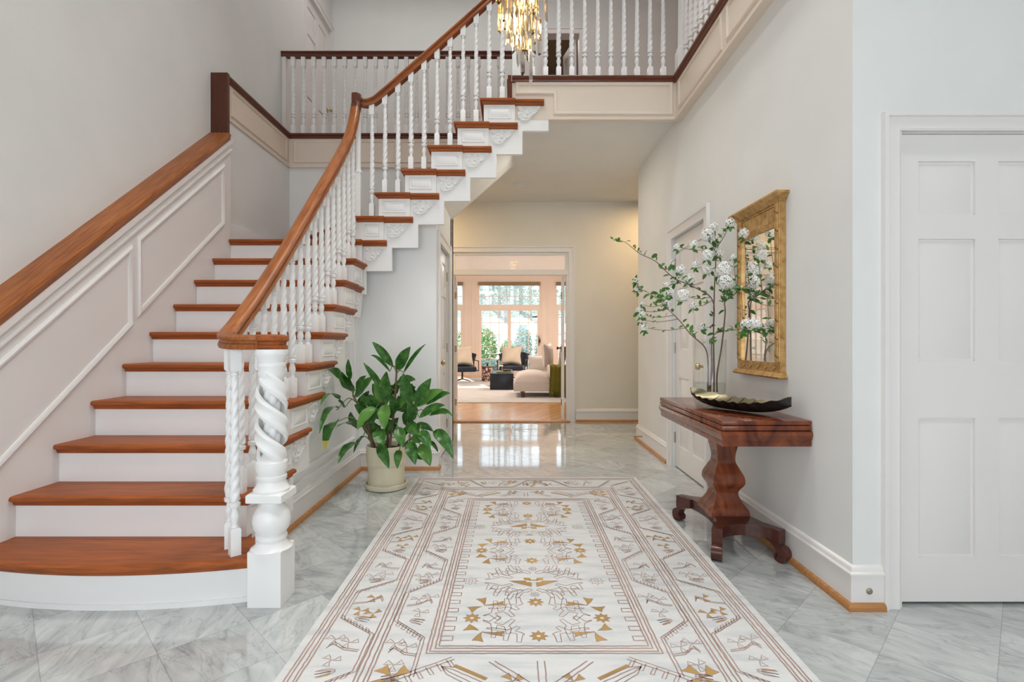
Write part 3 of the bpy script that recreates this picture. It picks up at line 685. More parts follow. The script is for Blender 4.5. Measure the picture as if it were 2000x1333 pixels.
# winders
k = 10; z = k*R; y0 = Yk(10)
m = MB(); m.box(XL-.045, SX+.02, y0, y0+.02, z-R, z-.03); m.obj('riser', M['white'], stair)
m = MB(); m.prism([(XL-.045, y0, z-.03), (-1.25, y0, z-.03), (-1.25, 4.32, z-.03), (-2.385, 5.49, z-.03), (-2.39, 5.49, z-.03)], (0, 0, .03))
m.mold([(XL, y0, z), (-1.25, y0, z)], (0, 0, 1), TN)
m.mold([(-1.26, 4.296, z-.002), (Xk(10)+.50, 4.296, z-.002)], (0, 0, 1), [(a if a > 0 else -.014, b) for a, b in TN])
m.obj('tread', M['cherry'], stair)
m = MB(); d = V((-2.385+1.26, 5.49-4.31, 0)).normalized(); nn = V((d.y, -d.x, 0))*-.02
m.prism([(-1.26, 4.31, z), (-2.385, 5.49, z), (-2.385, 5.49, z+R-.03), (-1.26, 4.31, z+R-.03)], tuple(-nn)); m.obj('riser', M['white'], stair)
z = 11*R
m = MB(); m.prism([(-1.27, 4.285, z-.03), (Xk(12)+.03, 4.285, z-.03), (Xk(12)+.03, 5.49, z-.03), (-2.39, 5.49, z-.03)], (0, 0, .03))
m.mold([(-2.39, 5.49, z), (-1.30, 4.345, z), (-1.285, 4.28, z), (Xk(11)+.262, 4.28, z)], (0, 0, 1), TN)
m.mold([(Xk(11)+.25, 4.296, z-.002), (Xk(11)+.50, 4.296, z-.002)], (0, 0, 1), [(a if a > 0 else -.014, b) for a, b in TN])
m.obj('tread', M['cherry'], stair)
module(11, 'X', Xk(11), SY, -1, -1.265, stair); module(10, 'X', Xk(10), SY, -1, -1.25, stair)
for k in range(12, 17):
    x0, x1 = Xk(k), Xk(k+1); z = k*R
    m = MB(); m.box(x0, x0+.02, SY+.021, 5.49, z-R, z-.03); m.obj('riser', M['white'], stair)
    m = MB(); m.box(x0, x1+.03, 4.28, 5.49, z-.03, z)
    # nosing along riser (far to near) then along the open side
    m.mold([(x0, 5.49, z), (x0, 4.28, z), (x0+.262, 4.28, z)], (0, 0, 1), TN)
    m.mold([(x0+.25, 4.296, z-.002), (x0+.50, 4.296, z-.002)], (0, 0, 1), [(a if a > 0 else -.014, b) for a, b in TN])
    m.obj('tread', M['cherry'], stair)
    module(k, 'X', x0, SY, -1, -1.25, stair)
m = MB(); m.box(Xk(17), Xk(17)+.02, 4.32, 5.49, 16*R, FL2-.03); m.obj('riser', M['white'], stair)
m = MB(); nosing(m, [(Xk(17)+.004, 5.49, FL2), (Xk(17)+.004, 4.33, FL2)]); m.obj('landing_nosing', M['cherryD'], stair)
# stepped strings
pt = [(-1.255, 10*R-.03)]
pb = []
for k in range(10, 18):
    x = Xk(k)
    if x > -1.255: pt += [(x+.012, pt[-1][1]), (x+.012, k*R-.034)] if k < 17 else []
pt += [(Xk(18)+.1, 16*R-.03)]
bot = []
for k in range(18, 7, -1):
    xa, xb = Xk(k-1)+.1, Xk(k)+.1; zb = (k-3)*R-.06
    if xb < -1.25: break
    bot += [(xb, zb), (max(xa, -1.272), zb)]
m = MB(); m.prism([(x, SY, z) for x, z in pt+bot], (0, .035, 0)); m.obj('upper_string', M['white'], stair)
pt = [(2.40, .12)]
for k in range(2, 10): pt += [(Yk(k)+.012, pt[-1][1]), (Yk(k)+.012, k*R-.034)]
pt += [(4.30, 9*R-.03)]
bot = []
for k in range(11, 2, -1):
    ya, yb = Yk(k-1)+.1, min(Yk(k)+.1, 4.30); zb = max(0, (k-3)*R-.06)
    bot += [(yb, zb), (ya, zb)]
bot += [(2.40, 0)]
m = MB(); m.prism([(SX, y, z) for y, z in pt+bot], (-.05, 0, 0)); m.obj('lower_string', M['white'], stair)
# panel mouldings on the wall under the stairs
m = MB(); f = -1.33
frame_mold(m, [(f, 2.95, .30), (f, 2.95, .42), (f, 4.30, 1.50), (f, 4.30, .30)][::-1], (1, 0, 0), .045, .020)
m.box(f, f+.014, 2.36, 4.46, .235, .25); m.obj('wall_panel', M['white'], stair)
m = MB(); m.box(-2.392, -2.372, 4.285, 5.485, 1.95, 2.11); m.prism([(-2.39, 5.470, 1.95), (-1.1, 5.470, 2.1), (-1.1, 5.470, 2.26+.1), (-2.39, 5.470, 2.11)], (0, .02, 0)); m.obj('skirt_board', M['white'], stair)
# handrail
RP = [(-.030, -.062), (-.034, -.052), (-.030, -.040), (-.024, -.036), (-.026, -.026), (-.036, -.022), (-.037, -.010), (-.028, -.002), (-.010, .002), (.010, .002), (.028, -.002), (.037, -.010), (.036, -.022), (.026, -.026), (.024, -.036), (.030, -.040), (.034, -.052), (.030, -.062)]
low = [(-1.05, 2.205, 1.145), (-1.13, 2.19, 1.145), (-1.20, 2.205, 1.147), (-1.262, 2.262, 1.156), (-1.290, 2.34, 1.185), (-1.297, 2.43, 1.245), (-1.299, 2.60, 1.375), (-1.30, 2.934, 1.667), (-1.30, 3.33, 2.042), (-1.30, 3.719, 2.409), (-1.30, 3.95, 2.640), (-1.30, 4.08, 2.79), (-1.30, 4.17, 2.93), (-1.299, 4.225, 3.06)]
lp = spline(low, 7)
m = MB(); m.sweep(lp, RP); m.obj('lower_handrail', M['cherryY'], stair)
m = MB()
goose = spline([(-1.299, 4.222, 3.05), (-1.298, 4.245, 3.12), (-1.296, 4.262, 3.18)], 5)
m.sweep(goose, [(a, b) for a, b in RP]); m.prism([(-1.335, 4.235, 3.12), (-1.262, 4.235, 3.12), (-1.262, 4.345, 3.12), (-1.335, 4.345, 3.12)], (0, 0, .0)) if False else None
m.box(-1.333, -1.263, 4.232, 4.336, 3.095, 3.186, 0, .018); m.obj('gooseneck', M['cherryD'], stair)
up = spline([(-1.285, 4.318, 3.172), (-1.234, 4.318, 3.156), (-1.187, 4.318, 3.168), (-1.118, 4.318, 3.216), (-.722, 4.318, 3.563), (-.247, 4.318, 3.990), (-.02, 4.318, 4.194)], 6)
m = MB(); m.sweep(up, RP); m.obj('upper_handrail', M['cherryX'], stair)
m = MB(); m.lathe([(.001, 1.149), (.05, 1.148), (.064, 1.142), (.070, 1.132), (.070, 1.122), (.060, 1.116), (.058, 1.106), (.064, 1.100), (.066, 1.088), (.061, 1.082), (.001, 1.081)], (-1.04, 2.216, 0), 36); m.obj('rail_cap', M['cherry'], stair)
def zrail_low(y):
    for a, b in zip(lp, lp[1:]):
        if a.y <= y <= b.y: return a.z+(b.z-a.z)*(y-a.y)/(b.y-a.y+1e-9)
    return lp[-1].z
def zrail_up(x):
    for a, b in zip(up, up[1:]):
        if a.x <= x <= b.x: return a.z+(b.z-a.z)*(x-a.x)/(b.x-a.x+1e-9)
    return up[-1].z
for (x, y, rz) in ((-1.198, 2.212, .75), (-1.262, 2.29, .45), (-1.12, 2.29, .2)):
    baluster(stair, x, y, R, 1.147-.06-R, rz)
for k in range(2, 10):
    for d_ in (.035, .150):
        y = Yk(k)+d_; 
        if y > 4.22: continue
        baluster(stair, -1.30, y, k*R, zrail_low(y)-.055-k*R)
for k in range(11, 17):
    for d_ in (.04, .15):
        x = Xk(k)+d_
        if x < -1.25: continue
        baluster(stair, x, 4.318, k*R, zrail_up(x)-.050-k*R)
# corner newel
m = MB(); m.sqlathe([(.026, 11*R-.25), (.026, 11*R+.36), (.022, 11*R+.38)], (-1.296, 4.318, 0)); m.lathe([(.030, 11*R+.375), (.030, 11*R+.39), (.022, 11*R+.40), (.022, 3.0), (.028, 3.04), (.026, 3.12)], (-1.296, 4.318, 0), 20); m.obj('corner_newel', M['white'], stair)
# main newel post
NX, NY = -1.04, 2.216; hb = .07
m = MB()
m.sqlathe([(hb, 0), (hb, .232)], (NX, NY, 0))
m.lathe([(.085, .230), (.066, .245), (.058, .262), (.062, .268), (.064, .278), (.060, .288), (.056, .292), (.072, .315), (.077, .345), (.074, .372), (.060, .402), (.044, .420), (.043, .430), (.052, .440)], (NX, NY, 0), 36)
m.sqlathe([(.068, .436), (.075, .440), (.075, .470), (.068, .476)], (NX, NY, 0))
m.lathe([(.072, .474), (.074, .484), (.066, .494), (.060, .508), (.058, .520), (.062, .526), (.062, .540), (.056, .545), (.060, .556), (.066, .572), (.064, .600), (.030, .640)], (NX, NY, 0), 36)
m.lathe([(.030, .930), (.050, .958), (.056, .985), (.054, 1.002), (.057, 1.008), (.058, 1.020), (.054, 1.028), (.057, 1.045), (.066, 1.058), (.068, 1.066), (.066, 1.084)], (NX, NY, 0), 36)
rope(m, (NX, NY, 0), .034, .034, .56, 1.0, 1.6, 4, 28, .24, 60)
# two broad open ribbons
for s_ in (0, PI):
    P_ = []; N = 90; vs = []
    cs = [(-.034, -.008), (-.034, .004), (-.022, .010), (-.012, .006), (0, .004), (.012, .006), (.022, .010), (.034, .004), (.034, -.008)]
    for i in range(N+1):
        t = i/N; z = .575+(.975-.575)*t; a = s_+2*PI*1.45*(1-t)+1.2
        rr = .060-.012*abs(2*t-1)**3
        er = V((math.cos(a), math.sin(a), 0)); T_ = V((-math.sin(a), math.cos(a), 0))*(-rr*2*PI*1.45/.40)+V((0, 0, 1)); T_.normalize(); B_ = er.cross(T_)
        for a_, b_ in cs: vs.append(V((NX, NY, z))+er*(rr+b_-.004)+B_*a_)
    n_ = len(cs)
    fs = [[i*n_+a, i*n_+(a+1) % n_, (i+1)*n_+(a+1) % n_, (i+1)*n_+a] for i in range(N) for a in range(n_)]+[list(range(n_))[::-1], [N*n_+a for a in range(n_)]]
    m.add(vs, fs)
m.obj('newel_post', M['white'], stair)

# ------------------------------------------------------------ upstairs balustrades
bs = thing('balustrade', 'far balustrade of the upper hall behind the staircase, seen across the stairwell', 'balustrade', (0, 0, 0))
m = MB(); m.sweep([(-2.49, 5.55, FL2+.915), (0, 5.55, FL2+.915)], RP); m.obj('handrail', M['cherryD'], bs)
nb = 0
x = -2.37
while x < -.05:
    baluster(bs, x, 5.55, FL2, .855); x += .1115
m = MB(); m.sqlathe([(.022, FL2), (.022, FL2+.86)], (-2.465, 5.55, 0)); m.obj('half_post', M['trim'], bs)
m = MB(); m.sqlathe([(.042, FL2), (.042, FL2+.98), (.048, FL2+.985), (.048, FL2+1.01)], (.055, 5.55, 0)); m.obj('post', M['trim'], bs)
bs = thing('balustrade', 'front balustrade standing on the landing edge, right of the chandelier', 'balustrade', (0, 0, 0))
m = MB(); m.sweep([(.0, 4.37, FL2+.915), (1.40, 4.37, FL2+.915)], RP); m.obj('handrail', M['cherryD'], bs)
x = .175
while x < 1.36:
    baluster(bs, x, 4.37, FL2, .855); x += .1115
for px in (.045, 1.445):
    m = MB(); m.sqlathe([(.042, FL2), (.042, FL2+.25)], (px, 4.37, 0)); m.lathe([(.040, FL2+.25), (.042, FL2+.27), (.030, FL2+.285), (.026, FL2+.6), (.022, FL2+.87)], (px, 4.37, 0), 20); m.obj('post', M['white'], bs)
bs = thing('balustrade', 'balustrade along the right balcony running toward the viewer above the mirror wall', 'balustrade', (0, 0, 0))
m = MB(); m.sweep([(1.445, 4.33, FL2+.915), (1.445, 2.28, FL2+.915)], RP); m.obj('handrail', M['cherryD'], bs)
y = 4.25
while y > 2.4:
    baluster(bs, 1.445, y, FL2, .855); y -= .1115

# ------------------------------------------------------------ rug
RX, RY, RZ0, RZ1 = .115, 2.706, .0015, .012
hu, hv = .892, 1.465
m = MB(); m.box(-hu, hu, -hv, hv, RZ0, RZ1, 0, .004)
Zp = RZ1+.0007
def ribbon(pts, w=.0045, mi=1, closed=False):
    n = len(pts)
    if n < 2: return
    vs = []
    for i in range(n):
        if closed: a, b = pts[i-1], pts[(i+1) % n]
        else: a, b = pts[max(i-1, 0)], pts[min(i+1, n-1)]
        dx, dy = b[0]-a[0], b[1]-a[1]; l = math.hypot(dx, dy) or 1
        wx, wy = -dy/l*w/2, dx/l*w/2; x, y = pts[i]
        vs += [(x-wx, y-wy, Zp), (x+wx, y+wy, Zp)]
    fs = [(2*i, 2*i+1, 2*((i+1) % n)+1, 2*((i+1) % n)) for i in range(n if closed else n-1)]
    m.add(vs, fs, mi)
def wob(p, q, amp=.0012, step=.02):
    L_ = math.hypot(q[0]-p[0], q[1]-p[1]); n = max(1, int(L_/step)); nx, ny = -(q[1]-p[1])/(L_+1e-9), (q[0]-p[0])/(L_+1e-9)
    out = []
    for i in range(n+1):
        t = i/n; a = random.uniform(-amp, amp) if 0 < i < n else 0
        out.append((p[0]+(q[0]-p[0])*t+nx*a, p[1]+(q[1]-p[1])*t+ny*a))
    return out
def line(pts, w=.0045, mi=1, closed=False):
    P_ = []; src = pts+[pts[0]] if closed else pts
    for a, b in zip(src, src[1:]): P_ += wob(a, b)[:-1]
    if not closed: P_.append(src[-1])
    ribbon(P_, w, mi, closed)
def fill(pts, mi=2):
    ar = sum(pts[i][0]*pts[(i+1) % len(pts)][1]-pts[(i+1) % len(pts)][0]*pts[i][1] for i in range(len(pts)))
    if ar < 0: pts = pts[::-1]
    m.add([(x, y, Zp-.0002) for x, y in pts], [list(range(len(pts)))], mi)
def rect(a, b, w=.0045): line([(-a, -b), (a, -b), (a, b), (-a, b)], w, 1, True)
for a, b in ((.858, 1.425), (.846, 1.411), (.828, 1.391), (.816, 1.377)): rect(a, b, .0055)
for a, b in ((.632, 1.160), (.618, 1.144), (.598, 1.116), (.585, 1.100)): rect(a, b, .0055)
for a, b in ((.420, .892), (.408, .880), (.392, .862), (.380, .848)): rect(a, b, .006)
v_ = -.80
while v_ < .81:
    for sg in (-1, 1): line([(sg*.378, v_-.014), (sg*.336, v_-.014), (sg*.336, v_+.014), (sg*.378, v_+.014)], .0052)
    v_ += .0665
def star(cu, cv, r, mi=2):
    pts = []
    for i in range(16):
        a = PI*i/8; q = r*(1.0 if i % 2 == 0 else .58); pts.append((cu+q*math.cos(a), cv+q*math.sin(a)))
    if mi == 2:
        inner = [(cu+r*.22*math.cos(PI*i/8), cv+r*.22*math.sin(PI*i/8)) for i in range(16)]
        m.add([(x, y, Zp-.0002) for x, y in pts+inner], [(i, (i+1) % 16, 16+(i+1) % 16, 16+i) for i in range(16)], 2)
    line(pts, .0032, 1, True)
    if mi == 1: line([(cu+r*.3*math.cos(a), cv+r*.3*math.sin(a)) for a in [PI*i/4 for i in range(8)]], .003, 1, True)
def petal(cu, cv, a, l, w, f=True):
    ca, sa = math.cos(a), math.sin(a)
    sh = [(0, 0), (.45, .12), (1, .55), (.92, .05), (1.0, -.42), (.5, -.25)]
    pts = [(cu+(u*ca*l-v*sa*w), cv+(u*sa*l+v*ca*w)) for u, v in sh]
    if f: fill(pts)
    line(pts, .003, 1, True)
def cross(cu, cv, r, rot=.4, f=True, n=4):
    for k in range(n): petal(cu, cv, rot+k*2*PI/n, r, r*.8, f)
def antler(p, q, n, side, w=.014):
    """outlined twig from p to q with prongs"""
    dx, dy = q[0]-p[0], q[1]-p[1]; L_ = math.hypot(dx, dy); tx, ty = dx/L_, dy/L_; nx, ny = -ty*side, tx*side
    A = [p]; B = [(p[0]-nx*w*.4, p[1]-ny*w*.4)]
    for i in range(n):
        t = (i+.45)/n; hx = .055*(1-.25*abs(t-.5))
        x, y = p[0]+dx*t, p[1]+dy*t
        A += [(x, y), (x+tx*.014+nx*hx, y+ty*.014+ny*hx), (x+tx*.030+nx*hx*.95, y+ty*.030+ny*hx*.95), (x+tx*.024, y+ty*.024)]
        B += [(x+tx*.01-nx*w, y+ty*.01-ny*w)]
        if i % 2 == 1 or n < 3: B += [(x+tx*.035-nx*.05, y+ty*.035-ny*.05), (x+tx*.05-nx*.044, y+ty*.05-ny*.044), (x+tx*.04-nx*w, y+ty*.04-ny*w)]
    A.append(q); line(A, .0034); line(B+[(q[0]-nx*w*.5, q[1]-ny*w*.5), q], .0034)
cu0 = -.015
for cvm in (-.66, 0, .66):
    for du, dv in ((0, .125), (0, -.125), (.26, 0), (-.26, 0)): star(cu0+du, cvm+dv, .036)
    for su in (-1, 1):
        for sv in (-1, 1):
            x, y = cu0+su*.215, cvm+sv*.098
            petal(x, y, math.atan2(sv*.2, -su), .085, .032); petal(x, y, math.atan2(sv, su*.25), .062, .045); petal(x+su*.012, y-sv*.01, math.atan2(-sv*.5, su), .055, .05)
            antler((cu0+su*.20, cvm+sv*.075), (cu0+su*.055, cvm+sv*.118), 3, -su*sv)
            antler((cu0+su*.215, cvm+sv*.015), (cu0+su*.105, cvm+sv*.062), 2, su*sv, .010)
for cvm, sg in ((-.345, 1), (.345, -1)):
    for su in (-1, 1):
        fill([(cu0+su*.012, cvm-sg*.055), (cu0+su*.012, cvm-sg*.012), (cu0+su*.035, cvm-sg*.012), (cu0+su*.035, cvm+sg*.002), (cu0+su*.115, cvm+sg*.002)])
        line([(cu0+su*.012, cvm-sg*.055), (cu0+su*.012, cvm-sg*.012), (cu0+su*.035, cvm-sg*.012), (cu0+su*.035, cvm+sg*.002), (cu0+su*.115, cvm+sg*.002)], .003, 1, True)
        fill([(cu0+su*.014, cvm+sg*.004), (cu0+su*.045, cvm+sg*.012), (cu0+su*.045, cvm+sg*.034), (cu0+su*.014, cvm+sg*.030)])
        star(cu0+su*.29, cvm, .036, 1)
        for sv in (-1, 1):
            antler((cu0+su*.225, cvm+sv*.018), (cu0+su*.05, cvm+sv*.112), 4, -su*sv); antler((cu0+su*.20, cvm+sv*.07), (cu0+su*.08, cvm+sv*.125), 2, -su*sv, .01)
    fill([(cu0-.018, cvm+sg*.004), (cu0+.018, cvm+sg*.004), (cu0+.018, cvm+sg*.014), (cu0-.018, cvm+sg*.014)])
    for sv in (-1, 1): star(cu0, cvm+sv*.125, .022, 1)
# serrated meander bands
def band(fn, c0, c1, length, flip, gold):
    """fn maps (across, along) -> rug (u,v); meander between c0 and c1"""
    per = .68; n = int(round(length/per)); per = length/max(1, n); fl = per*.33/1.0; slp = per*.17
    def dbl(pts, d=.013):
        line([fn(a, b) for a, b in pts]); line([fn(a+d*flip, b) for a, b in pts], .0038)
    for i in range(n):
        s0 = -length/2+i*per
        P_ = [(c0, s0), (c0, s0+fl), (c1, s0+fl+slp), (c1, s0+2*fl+slp*1.0), (c0, s0+per)]
        P_[3] = (c1, s0+per-slp)
        dbl(P_)
        # comb teeth on the slanted runs
        for (a0, b0), (a1, b1) in (((c0, s0+fl), (c1, s0+fl+slp)), ((c1, s0+per-slp), (c0, s0+per))):
            for k in range(5):
                t = (k+.5)/5; a = a0+(a1-a0)*t; b = b0+(b1-b0)*t; da = (a1-a0)*.05; db = (b1-b0)*.05
                sg = 1 if b1 > b0 and (a0 == c0) else -1
                line([fn(a-da, b-db), fn(a-da+.006, b-db-sg*.026), fn(a+da+.006, b+db-sg*.028), fn(a+da, b+db)], .0034)
        mid0 = s0+fl*.5; mid1 = s0+fl+slp+(per-fl-2*slp)*.5; w_ = c1-c0
        # branch with three flowers inside the open cells
        for mid, ca, sgn in ((mid0, c0, 1), (mid1, c1, -1)):
            pp = [fn(ca+sgn*w_*.10, mid), fn(ca+sgn*w_*.45, mid+.01), fn(ca+sgn*w_*.8, mid+.05), fn(ca+sgn*w_*.9, mid+.02)]
            line(pp); line([(x+.003, y+.010) for x, y in pp], .0034)
            for (fa, fb, r_) in ((.42, .055, .034), (.80, .075, .036), (.62, -.05, .034)):
                q = fn(ca+sgn*w_*fa, mid+fb*(1 if (i % 2 == 0) else -1)); cross(q[0], q[1], r_, random.uniform(.2, .8), gold if sgn == 1 else (not gold and False), 3)
            # tulip
            q0 = fn(ca+sgn*w_*.16, mid-.095); q1 = fn(ca+sgn*w_*.80, mid-.125)
            dx, dy = q1[0]-q0[0], q1[1]-q0[1]
            for off_, mi_ in ((-.016, 1), (0, 1), (.016, 1)):
                l_ = math.hypot(dx, dy); nx, ny = -dy/l_*off_, dx/l_*off_
                line([(q0[0]+dx*.35+nx*.3, q0[1]+dy*.35+ny*.3), (q0[0]+dx*.55+nx, q0[1]+dy*.55+ny), (q1[0]+nx, q1[1]+ny), (q0[0]+dx*.5+nx*.4, q0[1]+dy*.5+ny*.4)], .0034)
            l_ = math.hypot(dx, dy); nx, ny = -dy/l_*.02, dx/l_*.02
            fill([(q0[0]+dx*.5+nx*.5, q0[1]+dy*.5+ny*.5), (q0[0]+dx*.6+nx, q0[1]+dy*.6+ny), (q1[0]+nx*1.1, q1[1]+ny*1.1), (q0[0]+dx*.7+nx*.5, q0[1]+dy*.7+ny*.5)])
    # central fans
for sg in (-1, 1):
    band(lambda a, b, sg=sg: (sg*a, b), .800, .650, 2.64, -1, True)
    band(lambda a, b, sg=sg: (sg*a, b), .440, .568, 2.04, 1, False)
    band(lambda a, b, sg=sg: (b, sg*a), 1.360, 1.180, 1.30, -1, True)
    for su in (-1, 1):
        a0, a1 = (cu0+su*.56, sg*1.085), (cu0+su*.30, sg*.925)
        line([a0, a1]); line([(a0[0]+su*.014, a0[1]-sg*.012), (a1[0]+su*.010, a1[1]-sg*.012)], .0036)
        for k in range(8):
            t = (k+.5)/8; x = a0[0]+(a1[0]-a0[0])*t; y = a0[1]+(a1[1]-a0[1])*t
            line([(x+su*.012, y-sg*.006), (x-su*.010, y+sg*.034), (x-su*.022, y+sg*.030), (x-su*.004, y-sg*.000)][::1], .0034)
        q0 = (cu0+su*.34, sg*.965); q1 = (cu0+su*.20, sg*1.055)
        for o_ in (-.022, -.008, .008, .022):
            ex, ey = q1[0]-q0[0], q1[1]-q0[1]; el = math.hypot(ex, ey); fx, fy = -ey/el, ex/el
            line([(q0[0], q0[1]), (q0[0]+ex*.25+fx*o_, q0[1]+ey*.25+fy*o_), (q1[0]+fx*o_*1.3, q1[1]+fy*o_*1.3)], .0034)
        ex, ey = q1[0]-q0[0], q1[1]-q0[1]; el = math.hypot(ex, ey); fx, fy = -ey/el, ex/el; o_ = .020*su*sg
        fill([(q0[0]+ex*.2+fx*o_, q0[1]+ey*.2+fy*o_), (q0[0]+ex*.2+fx*o_*1.8, q0[1]+ey*.2+fy*o_*1.8), (q1[0]+fx*o_*1.9, q1[1]+fy*o_*1.9), (q1[0]+fx*o_*1.1, q1[1]+fy*o_*1.1)])
    for cc, aa in ((.61, 0),):
        pass
    for c_, d_ in ((.905, 1), (1.185, 1)):
        for dx in (-.012, .012): line([(cu0+dx, sg*(c_+.03)), (cu0+dx, sg*(c_+.14))])
        for sx in (-1, 1):
            line([(cu0+sx*.16, sg*(c_+.03)), (cu0+sx*.03, sg*(c_+.15))]); line([(cu0+sx*.18, sg*(c_+.035)), (cu0+sx*.05, sg*(c_+.16))])
            cross(cu0+sx*.10, sg*(c_+.135), .040, .6)
    for su in (-1, 1): cross(su*.515, sg*1.02, .065, .7)
rug = m.obj('area_rug', [M['wool'], M['yarnB'], M['yarnG']], None, 35, False)
rug.location = (RX, RY, 0)
tag(rug, 'large ivory wool rug with brown and gold floral border lying on the marble', 'rug')

# ------------------------------------------------------------ console table
ct = thing('console_table', 'antique mahogany fold-top console table against the right wall', 'table', (0, 0, 0))
tx0, tx1, ty0, ty1 = .995, 1.427, 2.43, 3.46
m = MB(); m.box(tx0+.004, tx1, ty0+.004, ty1, .719, .740, 0, .004); m.obj('top_leaf', M['mahog'], ct)
m = MB(); m.box(tx0+.004, tx1, ty0+.004, ty1, .693, .7165, 0, .004); m.obj('folded_leaf', M['mahog'], ct)
m = MB(); pr = [(-.02, .000), (.002, .002), (.006, .012), (.004, .030), (.012, .044), (.018, .058), (.014, .072), (.006, .0765), (-.02, .0765)]
A0, A1 = V((tx1, ty0+.014, .614)), V((tx0+.014, ty0+.014, .614)); A2, A3 = V((tx0+.014, ty1-.014, .614)), V((tx1, ty1-.014, .614))
m.mold([A3, A2, A1, A0], (0, 0, 1), [(a, b) for a, b in pr]); m.box(tx0+.02, tx1, ty0+.02, ty1-.02, .616, .690); m.obj('apron', M['mahog'], ct)
pcx, pcy = 1.195, 2.90
prof_ = [(.105, .155), (.104, .175), (.098, .195), (.078, .225), (.064, .255), (.060, .275), (.066, .295), (.082, .320), (.088, .340), (.084, .370), (.066, .410), (.052, .440), (.049, .465), (.052, .500), (.062, .550), (.068, .600), (.070, .616)]
pf = spline([(a, 0, z) for a, z in prof_], 4)
m = MB(); m.sqlathe([(p.x, p.z) for p in pf], (pcx, pcy, 0)); m.obj('pedestal', M['mahog'], ct, 50)
# platform with concave sides
feet = [(1.052, 2.625), (1.362, 2.605), (1.362, 3.205), (1.052, 3.19)]
poly = []
cxy = V((pcx, 2.905, 0))
for i in range(4):
    a = V((*feet[i], 0)); b = V((*feet[(i+1) % 4], 0)); e = (b-a).normalized(); inn = (cxy-(a+b)/2).normalized()
    L_ = (b-a).length; dep = .060 if i % 2 == 0 else .065
    N = 14
    for j in range(N+1):
        t = j/N; s_ = .028+(L_-.056)*t
        d_ = dep*math.sin(PI*t)**.7 if 0 < t < 1 else 0
        poly.append(tuple(a+e*s_+inn*d_))
m = MB(); m.prism([(x, y, .105) for x, y, z in poly], (0, 0, .057)); m.obj('platform', M['mahogD'], ct, 30)
for i, (fx, fy) in enumerate(feet):
    d = (V((fx, fy, 0))-cxy).normalized(); s_ = V((-d.y, d.x, 0)); c = V((fx, fy, 0))
    m = MB(); out = []
    sh = [(-.10, .160), (.012, .160), (.014, .100), (.010, .082), (.030, .075), (.044, .060), (.048, .040), (.044, .020), (.030, .004), (.012, .001), (-.008, .008), (-.016, .024), (-.012, .040), (.0, .046), (.006, .040), (.004, .032), (-.004, .030), (-.002, .050), (-.010, .070), (-.040, .092), (-.10, .108)]
    pts_ = [c+d*a-s_*.026+V((0, 0, z)) for a, z in sh]
    m.prism(pts_, tuple(s_*.052)); m.obj('scroll_foot', M['mahogD'], ct, 40)

# leaf dish on the table
dish = MB()
dc = V((1.215, 2.775, .742)); dd = V((1.355-1.08, 2.50-3.05, 0)); DL = .32; dd.normalize(); ds = V((-dd.y, dd.x, 0))
def dishf(u, v, off=0):
    t = u*2-1; s_ = v*2-1
    wid = .115*(1-abs(t)**2.4)**.75+.002
    rip = .0035*math.sin(t*34)*abs(s_)**2
    edge = abs(s_)**2.2
    z = .004+.052*edge*(1-.15*t*t)+.055*abs(t)**3+rip+off
    return dc+dd*(DL*t*1.0)+ds*(wid*(s_+.03*math.sin(t*34)*abs(s_)))+V((0, 0, z))
dish.grid(lambda u, v: dishf(u, v, 0), 70, 16, 0); dish.grid(lambda u, v: dishf(u, v, .003), 70, 16, 1)
dish.tube([dishf(t/20, .5, .005) for t in range(21)], .0028, 6, 0)
for i in range(7):
    t = .15+i*.115
    for v_ in (0, 1):
        dish.tube([dishf(t+(.06)*abs(w-.5)*2, w if v_ else 1-w, .004) for w in (.5, .6, .7, .8, .9, .97)], .0018, 5, 0)
tag(dish.obj('leaf_dish', [M['bowl'], M['bowlin']], None, 60, False), 'long black leaf-shaped metal dish on the console table', 'dish')
for i, (x, y) in enumerate(((1.105, 2.93), (1.122, 2.90))):
    m = MB(); m.sphere((x, y, .7435), (.007, .006, .003), 8, 4); tag(m.obj('fallen_petal', M['petal']), 'tiny white petal fallen on the console table, %s of two by the leaf dish' % ('the farther' if i == 0 else 'the nearer'), 'petal', 'fallen petals on the console table')

# vase + water
vx, vy, vz = 1.262, 3.27, .741
vs_ = thing('glass_vase', 'tall clear glass cylinder vase of water and branches on the console table', 'vase', (vx, vy, vz))
m = MB(); m.lathe([(.001, 0), (.070, 0), (.088, .012), (.099, .045), (.101, .09), (.101, .386), (.0985, .390), (.096, .386), (.096, .09), (.094, .05), (.080, .022), (.001, .016)], seg=48, caps=False); m.obj('vase_wall', M['vase'], vs_)
m = MB(); m.lathe([(.001, .018), (.078, .024), (.092, .05), (.0945, .09), (.0945, .110), (.001, .110)], seg=40, caps=False); m.obj('water', M['water'], vs_)

# flowering branches
def depth_at(px, base): 
    k = (px-1000)/1000
    return min(base, 1.335/k) if k > 0 else base
def floret_cluster(mb, c, r, n=26):
    for i in range(n):
        # direction on sphere
        z = 1-2*(i+.5)/n; a = i*2.39996; q = math.sqrt(max(0, 1-z*z))
        d = V((q*math.cos(a), q*math.sin(a), z)); p = c+d*r*random.uniform(.82, 1.05)
        t = d.orthogonal().normalized(); b_ = d.cross(t); ps = r*.30; ro = random.uniform(0, 6)
        for k in range(5):
            a2 = ro+k*2*PI/5; e = t*math.cos(a2)+b_*math.sin(a2); f = t*math.cos(a2+PI/2)+b_*math.sin(a2+PI/2)
            mb.add([p, p+e*ps*.7+f*ps*.38+d*ps*.1, p+e*ps*1.15+d*ps*.05, p+e*ps*.7-f*ps*.38+d*ps*.1], [(0, 1, 2, 3)], 0)
        mb.sphere(p, r*.055, 5, 3, 1)
